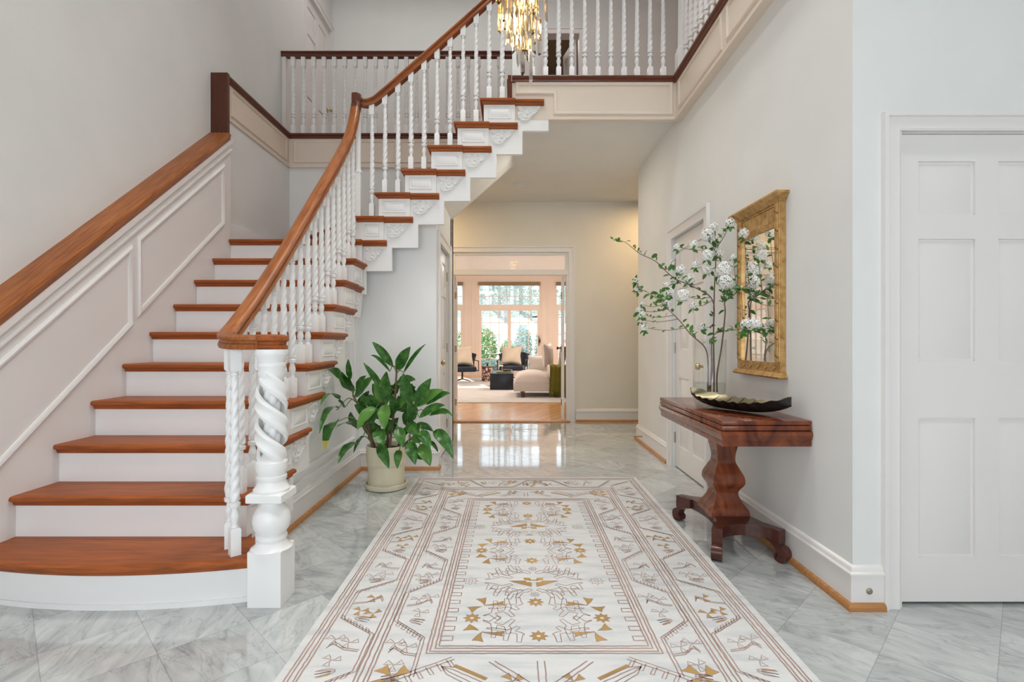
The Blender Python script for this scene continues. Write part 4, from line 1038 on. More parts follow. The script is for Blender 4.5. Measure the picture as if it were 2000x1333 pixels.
def small_leaf(mb, p, d, l, mi=0):
    d = d.normalized(); s_ = d.cross(V((random.uniform(-1, 1), random.uniform(-1, 1), random.uniform(.2, 1)))).normalized(); u_ = s_.cross(d)
    w = l*.27; N = 5; vs = []
    for i in range(N+1):
        t = i/N; ww = w*math.sin(PI*min(1, t*.92+.05))**.8; c = p+d*l*t-u_*l*.25*t*t
        vs += [c-s_*ww+u_*ww*.35, c, c+s_*ww+u_*ww*.35]
    fs = [(3*i+a, 3*i+a+1, 3*i+a+4, 3*i+a+3) for i in range(N) for a in (0, 1)]
    mb.add(vs, fs, mi)
def Zz(x, y): return (1180+x/3.1737, 360+y/3.1737)
BR = {
 'left_low': (3.16, [(632, 1290), (640, 1150), (600, 1020), (540, 935), (470, 850), (395, 775), (300, 690), (215, 645)],
   [(355, 695, 25), (410, 670, 24), (390, 740, 26), (200, 595, 18), (205, 650, 22), (235, 745, 16), (215, 780, 18), (235, 810, 20), (220, 840, 21), (250, 890, 22), (385, 625, 18)],
   'blossoming branch drooping furthest left over the door casing'),
 'left_long': (3.28, [(645, 1290), (672, 1150), (678, 900), (672, 720), (560, 640), (430, 580), (320, 480), (220, 430), (130, 360), (62, 347)],
   [(525, 590, 36), (490, 690, 40), (550, 755, 24), (475, 530, 28), (420, 485, 18), (440, 605, 16)],
   'long thin branch reaching up to the far left'),
 'upright': (3.34, [(690, 1290), (690, 1150), (678, 950), (682, 700), (690, 520), (700, 400), (740, 330), (775, 262)],
   [(450, 390, 20), (555, 380, 30), (640, 315, 40), (675, 270, 32), (780, 240, 30), (640, 440, 36), (690, 415, 32), (565, 500, 24), (635, 530, 32), (720, 430, 24), (600, 885, 22)],
   'tall upright branch topped with white blossom clusters'),
 'right': (3.30, [(700, 1290), (700, 1180), (735, 1000), (750, 800), (748, 730), (800, 690), (850, 650), (905, 612)],
   [(750, 528, 50), (760, 605, 50), (865, 305, 30), (800, 450, 18), (770, 690, 20), (700, 560, 20)],
   'thick branch leaning right with two large blossom heads'),
 'right_low': (3.18, [(660, 1290), (668, 1120), (672, 950), (740, 912), (805, 905), (870, 892)],
   [(880, 868, 34), (915, 868, 38), (945, 868, 30), (855, 910, 15), (850, 640, 12)],
   'low side branch whose blossoms hang in front of the gilt mirror')}
for nm_, (dep, zp, bl, lab) in BR.items():
    pts = []
    for i, (zx, zy) in enumerate(zp):
        px, py = Zz(zx, zy); inv = py > 663
        D = depth_at(px, dep)
        p = P(px, py, D)
        if inv:
            c_ = V((vx, vy, p.z)); q = p-c_; q.z = 0
            if q.length > .072: p = c_+q.normalized()*.072
            p.z = max(p.z, vz+.022)
        pts.append(p)
    sp_ = spline(pts, 6)
    m = MB(); m.tube(sp_, .0060 if nm_ in ('right', 'upright') else .0048, 7, 0, .0014)
    lf = MB(); fl_ = MB()
    for (bx, by, bs_) in bl:
        px, py = Zz(bx, by); D = depth_at(px, dep+random.uniform(-.10, .10)); c = P(px, py, D); r = bs_/3.1737*D/1000*1.05
        # nearest point lower on the branch
        best = min(sp_[len(sp_)//3:], key=lambda q: (q-c).length+max(0, q.z-c.z)*1.5)
        if (best-c).length > .02:
            mid = (best+c)/2+V((0, 0, -.015)); tw = spline([best, mid, c], 5); m.tube(tw, .0022, 5, 0, .0012)
            for k in range(5):
                q = random.choice(tw[2:]); small_leaf(lf, q, V((random.uniform(-1, 1), random.uniform(-.7, .7), random.uniform(-.4, 1))), random.uniform(.022, .038))
        floret_cluster(fl_, c, r, int(18+bs_*.5))
        for k in range(4): small_leaf(lf, c-V((0, 0, r*.8)), V((random.uniform(-1, 1), random.uniform(-.8, .8), random.uniform(-.8, .3))), random.uniform(.025, .045))
    for q in sp_[len(sp_)//3:]:
        for _r in range(random.choice((0, 0, 1, 1, 2))):
            d = V((random.uniform(-1, 1), random.uniform(-.8, .6), random.uniform(-.3, 1)))
            if q.x > 1.30 and d.x > 0: d.x *= -1
            small_leaf(lf, q+d*.008, d, random.uniform(.020, .050))
    root = m.obj('flowering_branch', M['bark'])
    tag(root, lab+', in the vase', 'branch', 'flowering branches in the glass vase')
    lf.obj('leaves', M['leafs'], root, 80, False); fl_.obj('blossoms', [M['petal'], M['petalc']], root, 0, False)

# ------------------------------------------------------------ gilt mirror
mr = thing('wall_mirror', 'gilt framed mirror with reeded frieze hanging on the right wall', 'mirror')
ya, yb = 2.673, 3.179; xf, xb = 1.392, 1.428; z0_, z1_ = .950, 1.855
m = MB()
for a, b in ((ya, ya+.055), (yb-.055, yb)): m.box(xf+.008, xb, a, b, z0_, z1_)
m.box(xf+.008, xb, ya+.055, yb-.055, z0_, 1.004); m.box(xf+.008, xb, ya+.055, yb-.055, 1.730, 1.757); m.box(xf+.016, xb, ya+.055, yb-.055, 1.757, 1.845); m.box(xf+.008, xb, ya+.055, yb-.055, 1.840, z1_)
for y in (ya+.008, ya+.046, yb-.046, yb-.008): m.lathe([(.0065, z0_+.06), (.0065, z1_-.005)], (xf+.008, y, 0), 10)
for y in (ya+.027, yb-.027): m.lathe([(.010, z0_+.06), (.010, z1_-.005)], (xf+.008, y, 0), 12)
m.obj('frame', M['gold'], mr)
kn = MB()
for k in range(-1, 2): kn.sphere((abs(k)*.003, k*.011, k*.006), (.004, .007, .004), 7, 4)
kn = kn.mesh('wrapped_knot', M['goldD'])
for y in (ya+.027, yb-.027):
    for i in range(9): o = link('wrapped_knot', kn, mr); o.location = (xf-.001, y, 1.04+i*.095)
lz = MB(); lz.prism([(0, -.03, 0), (0, 0, .016), (0, .03, 0), (0, 0, -.015)], (.008, 0, 0)); lz = lz.mesh('lozenge_carving', M['gold'], 0)
for i in range(5): o = link('lozenge_carving', lz, mr); o.location = (xf+.004, ya+.075+i*(yb-ya-.15)/4, .977)
m = MB()
for i in range(24):
    y = ya+.064+i*(yb-ya-.128)/23; m.lathe([(.0058, 1.760), (.0058, 1.838)], (xf+.016, y, 0), 8, 0)
m.box(xf+.0145, xb, ya+.056, yb-.056, 1.758, 1.842, 1)  # dark backing, here and below, paints shade into the gaps between rods
for a, b in ((ya, ya+.055), (yb-.055, yb)): m.box(xf+.0065, xf+.01, a+.012, b-.012, z0_+.06, z1_-.01, 1)
m.obj('reeded_frieze', [M['gold'], M['goldD']], mr)
m = MB(); m.mold([(xb, yb+.002, z1_), (xf+.004, yb+.002, z1_), (xf+.004, ya-.002, z1_), (xb, ya-.002, z1_)], (0, 0, 1), [(0, -.004), (.006, 0), (.012, .014), (.034, .030), (.038, .034), (.038, .044), (0, .044)]); m.box(xf, xb, ya, yb, z1_, z1_+.042); m.obj('cornice', M['gold'], mr)
m = MB(); m.mold([(xb, yb+.002, z0_-.028), (xf+.006, yb+.002, z0_-.028), (xf+.006, ya-.002, z0_-.028), (xb, ya-.002, z0_-.028)], (0, 0, 1), [(0, 0), (.016, 0), (.022, .008), (.014, .018), (.004, .030), (0, .030)]); m.box(xf+.004, xb, ya, yb, z0_-.028, z0_+.002); m.obj('base_moulding', M['gold'], mr)
m = MB(); m.box(xf+.018, xb-.004, ya+.053, yb-.053, 1.002, 1.733); m.obj('mirror_glass', M['mirror'], mr, 0)

# ------------------------------------------------------------ potted plant
PX, PY = -.962, 3.92
pp = thing('potted_plant', 'leafy green plant in a cream ceramic pot at the foot of the stairs', 'plant', (0, 0, 0))
m = MB(); m.lathe([(.001, .016), (.125, .016), (.136, .03), (.137, .175), (.142, .178), (.142, .186), (.147, .190), (.151, .300), (.148, .325), (.143, .328), (.139, .322), (.136, .290), (.001, .288)], (PX, PY, 0), 48, caps=False); m.obj('pot', M['pot'], pp)
m = MB(); m.lathe([(.001, .001), (.138, .001), (.153, .006), (.158, .022), (.158, .040), (.152, .042), (.150, .028), (.140, .014), (.001, .014)], (PX, PY, 0), 48, caps=False); m.obj('saucer', M['pot'], pp)
m = MB(); m.lathe([(.001, .303), (.08, .300), (.136, .290), (.136, .285), (.001, .284)], (PX, PY, 0), 32, caps=False); m.obj('soil', M['soil'], pp)
def zz(x, y): return (600+x/3.92, 640+y/3.92)
def pD(px, base=3.86):
    k = (1000-px)/1000
    return min(base, 1.20/k) if k > 0 else base
LV = [(340, 480, 135, 340, 60, 3), (330, 400, 315, 243, 50, 1), (345, 490, 262, 338, 105, 1), (375, 480, 452, 370, 60, 2), (370, 535, 512, 378, 75, 2), (290, 610, 100, 600, 50, 4), (240, 620, 92, 815, 62, 4), (235, 720, 132, 940, 105, 4), (390, 750, 225, 765, 62, 2),
 (525, 618, 385, 785, 92, 3), (600, 590, 590, 782, 105, 2), (508, 605, 398, 530, 62, 2), (655, 300, 498, 112, 70, 2), (690, 325, 790, 148, 95, 1), (740, 345, 908, 127, 34, 2), (632, 335, 485, 215, 30, 4), (580, 470, 430, 270, 52, 1), (600, 580, 608, 338, 112, 1), (560, 575, 520, 395, 60, 1),
 (790, 600, 735, 352, 112, 1), (835, 600, 948, 390, 105, 1), (835, 605, 1040, 478, 90, 2), (915, 590, 1095, 505, 60, 3), (860, 690, 1052, 598, 70, 3), (940, 672, 1117, 682, 52, 4), (965, 800, 1118, 1006, 100, 4), (860, 800, 940, 930, 95, 3), (865, 900, 942, 1062, 108, 3), (775, 880, 828, 1052, 100, 3),
 (700, 765, 730, 916, 92, 2), (530, 790, 588, 902, 110, 2), (545, 900, 625, 1082, 92, 3), (705, 940, 690, 1082, 66, 3), (385, 885, 235, 1042, 70, 3), (625, 690, 700, 560, 95, 1), (740, 740, 830, 590, 90, 1), (650, 625, 765, 560, 90, 1), (765, 740, 862, 832, 100, 2), (820, 755, 965, 798, 60, 3),
 (470, 700, 360, 590, 62, 2), (430, 830, 355, 965, 32, 3), (690, 430, 830, 400, 85, 2), (830, 980, 905, 1015, 56, 2), (560, 560, 500, 430, 60, 1), (440, 640, 405, 560, 60, 1), (700, 640, 640, 520, 80, 1), (820, 690, 780, 560, 90, 1), (480, 730, 560, 620, 80, 1), (590, 820, 660, 720, 80, 1), (800, 860, 905, 870, 70, 2), (930, 870, 1005, 960, 34, 3)]
CANE = [(350, 520, 460, 905), (430, 760, 480, 910), (600, 600, 590, 915), (685, 330, 640, 910), (830, 610, 700, 915), (880, 800, 740, 910), (560, 800, 560, 915)]
lf = [MB(), MB(), MB()]; st_ = MB(); cn = MB(); canes = []
for i, (x, y, bx, by) in enumerate(CANE):
    t = P(*zz(x, y), pD(zz(x, y)[0], 3.88)); b_ = V((PX+(zz(bx, by)[0]-752)*.0030, PY+(-.05 if i % 2 else .05), .300))
    c = spline([b_, (b_+t)/2+V((.01, 0, .02)), t], 8); cn.tube(c, .011, 8, 0, .007); canes.append(c)
def leafblade(mb, b_, tip, w, arch, tipmat=False):
    d = tip-b_; L_ = d.length; side = V((d.z, 0, -d.x)); side = side.normalized() if side.length > 1e-4 else V((1, 0, 0))
    upv = V((0, 0, 1))
    mid = (b_+tip)/2+V((0, -.02, 0))+upv*L_*(.05 if arch == 1 else .14 if arch == 2 else .24 if arch == 3 else .36)+V((d.x, d.y, 0))*.10*(arch > 2)
    N = 12; C_ = [(b_*(1-t)**2+mid*2*t*(1-t)+tip*t*t) for t in [i/N for i in range(N+1)]]
    vs = []; tilt = random.uniform(-.5, .5)
    for i, c in enumerate(C_):
        t = i/N; tg = (C_[min(i+1, N)]-C_[max(i-1, 0)]).normalized()
        sd = tg.cross(V((tilt*.5, -1, .45))).normalized(); nr = sd.cross(tg)
        ww = w*.5*(math.sin(PI*min(1, t**.80*.97+.02))**.85); wave = .10*ww*math.sin(t*17)
        for q in (-1, -.5, 0, .5, 1): vs.append(c+sd*ww*q+nr*(abs(q)*ww*.28+wave*abs(q)*q))
    fs = [(5*i+a, 5*i+a+1, 5*i+a+6, 5*i+a+5) for i in range(N) for a in range(4)]
    if tipmat:
        mb.add(vs, fs, 0)
        for q in range(len(fs)): mb.m[-1-q] = 1 if (len(fs)-1-q)//4 >= 10 else 0
    else: mb.add(vs, fs, 0)
RL = random.Random(5)
for i in range(26):
    x0 = RL.uniform(360, 860); y0 = RL.uniform(520, 860); a_ = RL.uniform(-.9, .9); LV.append((x0, y0, x0+120*math.sin(a_)*1.3, y0-130*math.cos(a_)*RL.choice((1, 1, -.9)), RL.uniform(60, 95), 1))
for i, (x0, y0, x1, y1, w, arch) in enumerate(LV):
    a = zz(x0, y0); b_ = zz(x1, y1); front = 3.72 if y1 > 850 and 480 < x1 < 960 else random.uniform(3.78, 3.95)
    if i >= 51: front = RL.uniform(3.92, 4.12)
    if w > 100 and y0 > 500: front = min(front, 3.76)
    p0 = P(*a, pD(a[0], front)); p1 = P(*b_, pD(b_[0], front-.08)); W_ = w/3.92*p0.y/1000
    k = 1 if i in (9, 10, 27, 36, 18, 21) else 0
    leafblade(lf[k], p0, p1, W_*.94, arch, i == 7)
    best = min((q for c in canes for q in c[4:]), key=lambda q: (q-p0).length+max(0, q.z-p0.z)*2)
    md = (best+p0)/2+V((0, 0, .02 if arch < 3 else .05))
    st_.tube(spline([best, md, p0, p0+(p1-p0)*.12+V((0, 0, .01))], 5), .0042, 6, 0, .0028)
cn.obj('canes', M['cane'], pp); st_.obj('stems', M['stem'], pp); fo = lf[0].obj('foliage', [M['leaf'], M['leafY']], pp, 80, False); lf[1].obj('foliage', M['leafL'], pp, 80, False)['label'] = 'lighter patterned leaves'

# ------------------------------------------------------------ chandelier
ch = thing('chandelier', 'crystal prism chandelier glowing warm above the foyer, cut by the top of the picture', 'chandelier', (0, 0, 0))
hx, hy = .03, 2.72
m = MB(); m.lathe([(.008, 3.4), (.008, TOP-.03)], (hx, hy, 0), 10); m.lathe([(.11, TOP-.03), (.11, TOP)], (hx, hy, 0), 24); m.obj('stem', M['brass'], ch)
m = MB()
for z in (2.94, 3.14, 3.4):
    m.lathe([(.100, z), (.104, z), (.104, z+.008), (.100, z+.008)], (hx, hy, 0), 32)
    for k in range(4): m.box(hx-.1, hx+.1, hy-.002, hy+.002, z, z+.006) if k == 0 else m.box(hx-.002, hx+.002, hy-.1, hy+.1, z, z+.006)
m.obj('ring_frame', M['brass'], ch)
for (bx, by, bz) in ((-.03, -.02, 2.78), (.035, .02, 2.84), (-.035, .02, 2.90), (.02, -.035, 2.96), (0, .03, 3.02), (-.03, -.03, 3.06), (.03, .0, 3.12), (.0, -.01, 2.72), (-.05, 0, 2.84), (.05, -.01, 2.92), (-.02, .0, 2.98)):
    m = MB(); m.sphere((hx+bx, hy+by, bz), .015, 12, 8); m.obj('bulb', M['bulb'], ch)
    lamp('chandelier_bulb', 'POINT', (hx+bx, hy+by, bz-.025), 1.0, (1, .72, .40), .01)
def prism_mesh(L_, r=.012, cut=.02):
    m = MB(); a = [V((r*math.cos(2*PI*i/3), r*math.sin(2*PI*i/3), 0)) for i in range(3)]
    bt = [V((a[0].x, a[0].y, -L_)), V((a[1].x, a[1].y, -L_+cut)), V((a[2].x, a[2].y, -L_+cut))]
    m.add(a+bt, [(0, 2, 1), (3, 4, 5), (0, 1, 4, 3), (1, 2, 5, 4), (2, 0, 3, 5)]); return m.mesh('crystal_prism', M['crystal'], 0)
pm = [prism_mesh(.20), prism_mesh(.25, .013, .03), prism_mesh(.30, .014, .04)]
n_ = 0
def hang(x, y, ztop, k):
    o = link('crystal_prism', pm[k], ch); o.location = (x, y, ztop); o.rotation_euler = (random.uniform(-.05, .05), random.uniform(-.05, .05), random.uniform(0, 6.28))
for lvl, (zt, rr, cnt) in enumerate(((3.26, .105, 22), (3.10, .100, 24), (2.96, .088, 22), (2.96, .045, 12))):
    for i in range(cnt):
        a = 2*PI*i/cnt+lvl*.2
        k = 1 if lvl < 3 else 2
        drop = .05*math.cos(a-2.6)
        hang(hx+rr*math.cos(a), hy+rr*math.sin(a), zt+drop*.8, k if random.random() > .3 else 0)
for (px, py, L_) in ((1016, 160, .30), (1034, 172, .25), (1004, 118, .25), (1010, 135, .20), (1028, 128, .30), (1042, 118, .25), (1052, 116, .20), (996, 95, .20), (988, 30, .2), (1062, 50, .25)):
    z = 1.12+(666.5-py)*hy/1000+L_; x = (px-1000)*hy/1000; hang(x, hy-.03, z, {.20: 0, .25: 1, .30: 2}[L_])

# ------------------------------------------------------------ small hall things
m = MB(); m.lathe([(.001, CE-.042), (.045, CE-.042), (.062, CE-.034), (.066, CE-.014), (.078, CE-.012), (.078, CE)], (.09, 6.30, 0), 28, caps=False); m.box(.06, .12, 6.232, 6.242, CE-.03, CE-.022)
tag(m.obj('smoke_detector', M['ceil']), 'round white smoke detector on the hall ceiling', 'smoke detector')
m = MB(); m.lathe([(.013, 0), (.013, -.004), (.008, -.010), (.001, -.011)], (1.487, 2.132, .078), 16, axis='Y'); tag(m.obj('floor_stop', M['hinge']), 'small round metal plug on the corner baseboard by the big door', 'door stop')
m = MB(); m.tube([(1.41, 5.55, .085), (1.335, 5.55, .085)], .006, 8); m.lathe([(.011, -.015), (.011, 0)], (1.335, 5.55, .085), 10, axis='X'); tag(m.obj('door_stop', M['hinge']), 'spring door stop on the baseboard at the far end of the right wall', 'door stop')

# ------------------------------------------------------------ living room
WY = 16.5; S_ = WY/1000
def wx(px): return (px-1000)*S_
def wz(py): return 1.12+(666.5-py)*S_
xs = [(-4.3, wx(760)), (wx(907), wx(932.7)), (wx(1056.6), wx(1083.5)), (wx(1230), 4.3)]
m_ = MB()
for a, b in xs: m_.box(a, b, WY-.06, WY+.1, 0, 3.3)
for a, b in ((wx(760), wx(907)), (wx(932.7), wx(1056.6)), (wx(1083.5), wx(1230))):
    m_.box(a, b, WY-.06, WY+.1, wz(552), 3.3)
struct('wall_living_windows', m_, M['peach'])
def winunit(n, xa, xb, label):
    m = MB(); fw = .06
    # head, mid rail, sill, jambs
    m.box(xa, xa+fw, WY-.02, WY+.08, 0, wz(552)); m.box(xb-fw, xb, WY-.02, WY+.08, 0, wz(552)); m.box(xa+fw, xb-fw, WY-.015, WY+.075, wz(607), wz(595.5)); m.box(xa+fw, xb-fw, WY-.015, WY+.075, 0, .16)
    m.box(xa+fw, xb-fw, WY-.015, WY+.075, wz(556), wz(552))
    xm = (xa+xb)/2; m.box(xm-.055, xm+.055, WY-.03, WY+.07, .1, wz(607))
    m.box(xa+fw, xa+fw+.06, WY, WY+.05, .1, wz(607)); m.box(xb-fw-.06, xb-fw, WY, WY+.05, .1, wz(607))
    for half in ((xa+fw+.06, xm-.05), (xm+.05, xb-fw-.06)):
        for i in (1, 2): x = half[0]+(half[1]-half[0])*i/3; m.box(x-.008, x+.008, WY+.02, WY+.04, .16, wz(607))
        for i in range(1, 5): z = .16+(wz(607)-.16)*i/5; m.box(half[0], half[1], WY+.02, WY+.04, z-.008, z+.008)
    N = 6
    for i in range(1, N): x = xa+fw+(xb-xa-2*fw)*i/N; m.box(x-.008, x+.008, WY+.02, WY+.04, wz(595.5), wz(556))
    z = (wz(595.5)+wz(556))/2-.06; m.box(xa+fw, xb-fw, WY+.02, WY+.04, z-.008, z+.008)
    o = m.obj('window_%d' % n, M['peach']); o['kind'] = 'structure'; o['label'] = label
    g = MB(); g.box(xa+fw, xb-fw, WY+.028, WY+.032, .12, wz(556)); g.obj('pane', M['pane'], o)
    return o
wc = winunit(2, wx(932.7), wx(1056.6), 'central glazed patio doors with a transom window')
winunit(1, wx(760), wx(907), 'left glazed window unit'); winunit(3, wx(1083.5), wx(1230), 'right glazed window unit')
m = MB(); x = wx(1053.5); m.box(x-.03, x-.01, WY-.06, WY-.03, wz(676), wz(656)); m.box(x-.035, x+.03, WY-.075, WY-.05, wz(668), wz(665)); m.box(x+.0, x+.02, WY-.09, WY-.06, wz(671), wz(661)); m.obj('door_handle', M['bronze'], wc)
for a, b, lab in ((wx(762), wx(906), 'left'), (wx(933.5), wx(1056), 'central'), (wx(1084.5), wx(1228), 'right')):
    m = MB()
    for i in range(5): z = wz(551.5)-i*.024; m.box(a+.02, b-.02, WY-.10, WY-.085+.004*i, z-.024, z-.002)
    tag(m.obj('bamboo_shade', M['shade']), 'rolled bamboo shade above the %s living room window' % lab, 'shade', 'bamboo shades over the living room windows')
for n, (a, b) in enumerate(((wx(907), wx(932.7)), (wx(1056.6), wx(1083.5)))):
    m = MB()
    for q in (a+.03, (a+b)/2-.06, (a+b)/2+.03, b-.06): m.box(q, q+.03, WY-.085, WY-.055, 0, 3.1)
    struct('trim_%d' % (20+n), m, M['peach'], 'fluted pilaster between the living room windows')
m = MB(); m.box(-3.0, 3.2, 9.22, 15.2, .0045, .016, 0, .004); tag(m.obj('living_rug', M['rugf']), 'plain pale rug on the living room floor', 'rug')
RZ = .016
# coffee table
m = MB(); m.box(-.497, .035, 11.54, 12.75, RZ+.0005, .387, 0, .006); ctb = tag(m.obj('coffee_table', M['black']), 'low black lacquered block coffee table on the pale rug', 'table')
m = MB(); m.box(-.36, -.02, 11.75, 12.2, .388, .412, 0, .004); tag(m.obj('serving_tray', M['book']), 'olive book-like tray lying on the black coffee table', 'tray')
m = MB(); m.lathe([(.001, .4135), (.07, .4135), (.12, .430), (.13, .452), (.12, .452), (.10, .430), (.001, .425)], (-.12, 12.02, 0), 24, caps=False); m.tube([(-.25, 12.00, .447), (.01, 12.02, .447)], .010, 8); tag(m.obj('shallow_bowl', M['bowlin']), 'shallow olive bronze bowl on the tray of the coffee table', 'bowl')
for x, h_, lab in ((-.352+.04, .24, 'left'), (-.225, .25, 'right')):
    m = MB(); m.lathe([(.028, .4135), (.028, .419), (.007, .425), (.007, .4135+h_*.8), (.012, .4135+h_*.82), (.010, .4135+h_)], (x, 11.80, 0), 14); tag(m.obj('candlestick', M['brass']), 'slim brass candlestick on the coffee table, %s one of the pair' % lab, 'candlestick', 'candlesticks on the coffee table')
# mosaic side table
m = MB(); m.lathe([(.001, RZ+.0005), (.155, RZ+.0005), (.16, .03), (.16, .40), (.15, .41), (.001, .41)], (-.68, 14.15, 0), 28, caps=False); tag(m.obj('mosaic_stool', M['mosaic']), 'speckled brown mosaic drum side table between the armchairs', 'side table')
m = MB(); m.box(-.85, -.50, 14.02, 14.28, .411, .432, 0, .006); tag(m.obj('wooden_tray', M['bowlin']), 'dark tray lying on the mosaic side table', 'tray')
m = MB(); m.lathe([(.03, .4325), (.034, .45), (.015, .46), (.012, .475)], (-.68, 14.15, 0), 14); m.sphere((-.68, 14.15, .49), .022, 10, 6); tag(m.obj('small_pot', M['bowl']), 'little dark knobbed pot on the tray of the side table', 'pot')
# armchairs
def pillow(w, h, d, ear=.10, n=14):
    mb = MB()
    def f(sg):
        def g(u, v):
            a, b = 2*u-1, 2*v-1
            ex = 1+ear*(abs(a*b))**1.5-.10*(1-abs(a))*abs(b)**3
            ey = 1+ear*(abs(a*b))**1.5-.14*(1-abs(b*0))*(1-abs(a))*(abs(b)**2)*(1 if b > 0 else .3)
            th = d*.5*((1-a**4)*(1-b**4))**.5
            return V((a*w/2*ex, sg*th, b*h/2*ey))
        return g
    mb.grid(f(1), n, n); mb.grid(f(-1), n, n); return mb
def armchair(loc, rz, label):
    t = thing('armchair', label, 'armchair', loc, rz, 'armchairs by the living room windows')
    # faces -y ; seat z .42
    m = MB()
    def seat(u, v):
        a = (u-.5)*.70; z = .30-.10*math.cos((u-.5)*PI)*.35
        return V((0, 0, 0))
    m.box(-.34, .34, -.38, .30, .27, .42, 0, .05); m.obj('seat', M['navy'], t)
    m = MB(); m.sweep([(-.34, .34, .42), (-.30, .38, .44), (0, .43, .44), (.30, .38, .44), (.34, .34, .42)], [(-.05, -.06), (-.05, .30), (-.03, .34), (.03, .34), (.05, .30), (.05, -.06)]); m.obj('backrest', M['navy'], t)
    m = MB()
    for sx in (-1, 1):
        x = sx*.385; pth = [(x, -.36, .30), (x, -.36, .57), (x, .34, .57), (x, .34, .30), (x, -.36, .30)]
        for a, b in zip(pth, pth[1:]): m.tube([a, b], .012, 8)
        m.tube([(x, -.3, .30), (sx*.3, -.3, .30)], .010, 6)
    m.obj('arm_frame', M['metalD'], t)
    m = MB(); m.lathe([(.025, .05), (.025, .27)], seg=12)
    for k in range(4): a = PI/4+k*PI/2; m.tube([(0, 0, .07), (.28*math.cos(a), .28*math.sin(a), .012)], .012, 6)
    m.obj('swivel_base', M['metalD'], t)
    return t
armchair((-1.36, 14.0, RZ), .25, 'navy leather swivel armchair at the left, cut by the door frame'); armchair((.02, 14.6, RZ), -.12, 'navy leather swivel armchair in front of the glazed doors')
for (x, y, z, rz_, lab) in ((-1.35, 13.93, .70, .25, 'shaggy cream cushion on the left navy armchair'), (-.02, 14.50, .70, -.12, 'shaggy cream cushion on the navy armchair before the glass doors')):
    p_ = pillow(.52, .48, .20, .16).obj('throw_cushion', M['boucle']); p_.location = (x, y, z+RZ); p_.rotation_euler = (-.28, 0, rz_); tag(p_, lab, 'cushion', 'cream cushions on the armchairs')
# sofa with chaise
sf = thing('sofa', 'pale linen sofa with a chaise end seen through the double doors', 'sofa', (0, 0, RZ))
m = MB(); m.box(.03, 1.9, 10.0, 11.0, .115, .262, 0, .02); m.box(.95, 1.9, 11.0, 13.0, .115, .262, 0, .02); m.obj('base', M['linen'], sf)
m = MB(); m.grid(lambda u, v: V((.04+.72*u, 10.01+.98*v, .262+.20*(1-abs(2*u-1)**5)**.5*(1-abs(2*v-1)**6)**.5+.055*math.sin(PI*u)*math.sin(PI*v))), 24, 20); m.box(.05, .75, 10.02, 10.98, .262, .30); m.box(.95, 1.8, 11.0, 12.9, .262, .44, 0, .05); m.obj('seat_cushion', M['linen'], sf)
m = MB(); m.box(.755, .90, 10.0, 11.0, .262, .60, 0, .03); m.box(.90, 1.9, 10.0, 10.2, .262, .56, 0, .03); m.obj('arm', M['linen'], sf)
m = MB(); m.box(1.35, 1.9, 10.2, 13.0, .30, .80, 0, .05); m.obj('backrest', M['linen'], sf)
for x, y in ((.22, 10.08), (1.6, 10.08), (.22, 10.9), (.86, 10.1)):
    m = MB(); m.box(x-.035, x+.035, y-.035, y+.035, 0.0005, .118); m.obj('leg', M['mahogD'], sf)
m = pillow(.62, .52, .18).obj('back_cushion', M['linen']); m.location = (.82, 11.75, .80); m.rotation_euler = (-.05, .0, 1.25); m.parent = None; tag(m, 'tall pale linen cushion leaning on the sofa back', 'cushion')
m = pillow(.50, .40, .15).obj('lumbar_cushion', M['linen']); m.location = (.66, 12.2, .58); m.rotation_euler = (-.1, -.06, .2); tag(m, 'greyish linen cushion on the far seat of the sofa', 'cushion')
m = MB(); m.prism([(1.04, 11.2, .32), (1.12, 11.2, .32), (1.20, 11.2, .98), (1.09, 11.2, .98)], (0, .5, 0)); m.obj('chair_back_panel', M['cherryZ'], sf)  # wooden panel of another chair, grouped under the sofa
# throw
th = MB()
def thf(u, v):
    x = .735+.32*u; wv = .010*math.sin(u*24+v*3)
    if v < .3: t = v/.3; return V((x, 10.55-.56*t, .635+.012*math.sin(u*9)+.02*math.sin(t*PI)))
    t = (v-.3)/.7; return V((x+.02*t*(u-.5)+wv*.5, 9.975-wv-.012*math.sin(PI*t), .63-t*.50))
th.grid(thf, 40, 24)
for i in range(36):
    u = i/35; p = thf(u, 1); th.tube([p+V((0, 0, .01)), p+V((random.uniform(-.01, .01), -.006, -.06)), p+V((random.uniform(-.015, .015), -.004, -.105))], .006, 5, 0, .002)
tag(th.obj('throw_blanket', M['olive'], None, 60, False), 'olive green fringed throw hanging over the sofa arm', 'throw')

# ------------------------------------------------------------ outdoors
m = MB(); m.grid(lambda u, v: V((-30+60*u, 16.7+55*v, -.25+(.0 if v < .10 else (v-.10)*9.5))), 20, 30); struct('ground', m, M['lawn'], 'sunlit dry slope behind the house')
M['woods'] = paint('wooded_hillside', (.30, .37, .33), .95, 0, .5)
m = MB(); m.grid(lambda u, v: V((-30+60*u, 41+22*v, 3.0+v*5.6+.25*noise.noise(V((u*40, v*20, 0))))), 60, 24); struct('ground_hillside', m, M['woods'], 'wooded hillside rising behind the lawn')
m = MB(); m.box(-6, 6, 16.62, 21.2, -.12, -.02); struct('floor_patio', m, M['pave'])
def leafcloud(mb, c, r, n, s, mi=0):
    c = V(c)
    for i in range(n):
        while True:
            d = V((random.uniform(-1, 1), random.uniform(-1, 1), random.uniform(-1, 1)))
            if .35 < d.length < 1: break
        p = c+V((d.x*r[0], d.y*r[1], d.z*r[2])); a = V((random.gauss(0, 1), random.gauss(0, 1), random.gauss(0, 1))).normalized(); b_ = a.orthogonal().normalized()
        mb.add([p-a*s-b_*s*.3, p-b_*s*.5+a*s*.1, p+a*s, p+b_*s*.5], [(0, 1, 2, 3)], mi)
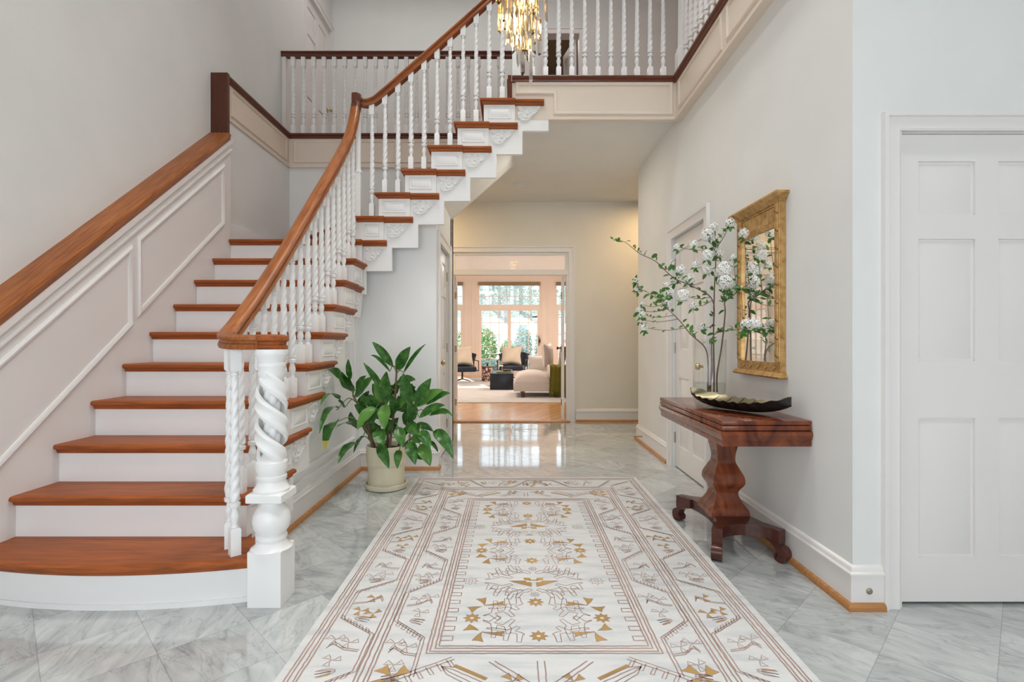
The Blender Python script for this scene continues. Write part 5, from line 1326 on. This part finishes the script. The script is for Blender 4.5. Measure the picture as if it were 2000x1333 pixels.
def bush(loc, r, mat, name, lab, n, s, group=None):
    m = MB(); m.tube([(0, 0, -.2), (0, 0, r[2])], .05, 6, 1); leafcloud(m, (0, 0, r[2]), r, n, s)
    o = m.obj(name, [mat, M['trunk']], None, 0, False); o.location = loc; return tag(o, lab, 'bush', group)
bush((-1.20, 21.5, -.2), (.62, .6, .95), M['bush'], 'shrub', 'round green shrub outside behind the left glass door', 1600, .06)
bush((-.18, 21.5, -.2), (.36, .5, .70), M['bush'], 'shrub', 'lower green shrub beside the round shrub, outside the left glass door', 1000, .055)
bush((.50, 23.0, -.2), (.42, .5, 1.05), M['spruce'], 'spruce_bush', 'bluish spruce bush outside the right glass door, left of the pair', 1400, .06)
bush((1.42, 22.4, -.2), (.46, .5, 1.0), M['spruce'], 'spruce_bush', 'bluish spruce bush outside the right glass door, right of the pair', 1400, .06)
bush((-2.5, 22.0, -.2), (.6, .5, .9), M['bush'], 'shrub', 'green shrub outside the left side window', 1000, .06)
bush((2.6, 21.5, .1), (.6, .4, .8), M['pink'], 'flowering_shrub', 'pink flowering shrub outside the right side window', 900, .05)
for x, y in ((-1.1, 19.2), (-.6, 19.8), (.9, 20.2), (-.2, 20.4)):
    bush((x, y, -.15), (.38, .3, .30), M['spruce'], 'grass_clump', 'grey-green grass clump on the patio, %s through the glass doors' % {-1.1: 'leftmost', -.6: 'second from left', -.2: 'third from left', .9: 'rightmost'}[x], 500, .06, 'grass clumps round the patio')
m = MB(); m.lathe([(.001, .62), (.55, .62), (.55, .65), (.001, .65)], (-.35, 18.6, 0), 32, caps=False); m.lathe([(.03, -.02), (.03, .62)], (-.35, 18.6, 0), 10); m.lathe([(.25, -.019), (.25, .0)], (-.35, 18.6, 0), 16); tag(m.obj('patio_table', M['metalD']), 'round dark patio table outside the glass doors', 'table')
random.seed(21)
trees = []
for i in range(22):
    x = -6.6+i*.62+random.uniform(-.1, .1); y = 36+(i*5 % 7)*1.6+random.uniform(0, .4); g0 = -.25+max(0, ((y-16.7)/55-.1)*9.5)
    m = MB(); h_ = random.uniform(8, 12); r_ = random.uniform(.08, .18)
    m.tube([(0, 0, 0), (random.uniform(-.1, .1), 0, h_*.5), (random.uniform(-.2, .2), 0, h_)], r_, 7, 1, .03)
    for k in range(7):
        z = random.uniform(.15, .9)*h_; a = random.uniform(0, 6.28); l_ = random.uniform(.3, .55); m.tube([(0, 0, z), (l_*.5*math.cos(a), l_*.5*math.sin(a), z+.5), (l_*math.cos(a), l_*math.sin(a), z+1.1)], .04, 5, 1, .01)
    leafcloud(m, (0, 0, random.uniform(1.0, 3.5)), (.42, .6, 1.8), 160, .11)
    o = m.obj('woodland_tree', [M['wild'], M['trunk']], None, 0, False); o.location = (x, y, g0-.1)
    tag(o, 'slender grey-green woodland tree beyond the sunlit slope outside', 'tree', 'woodland trees beyond the lawn')
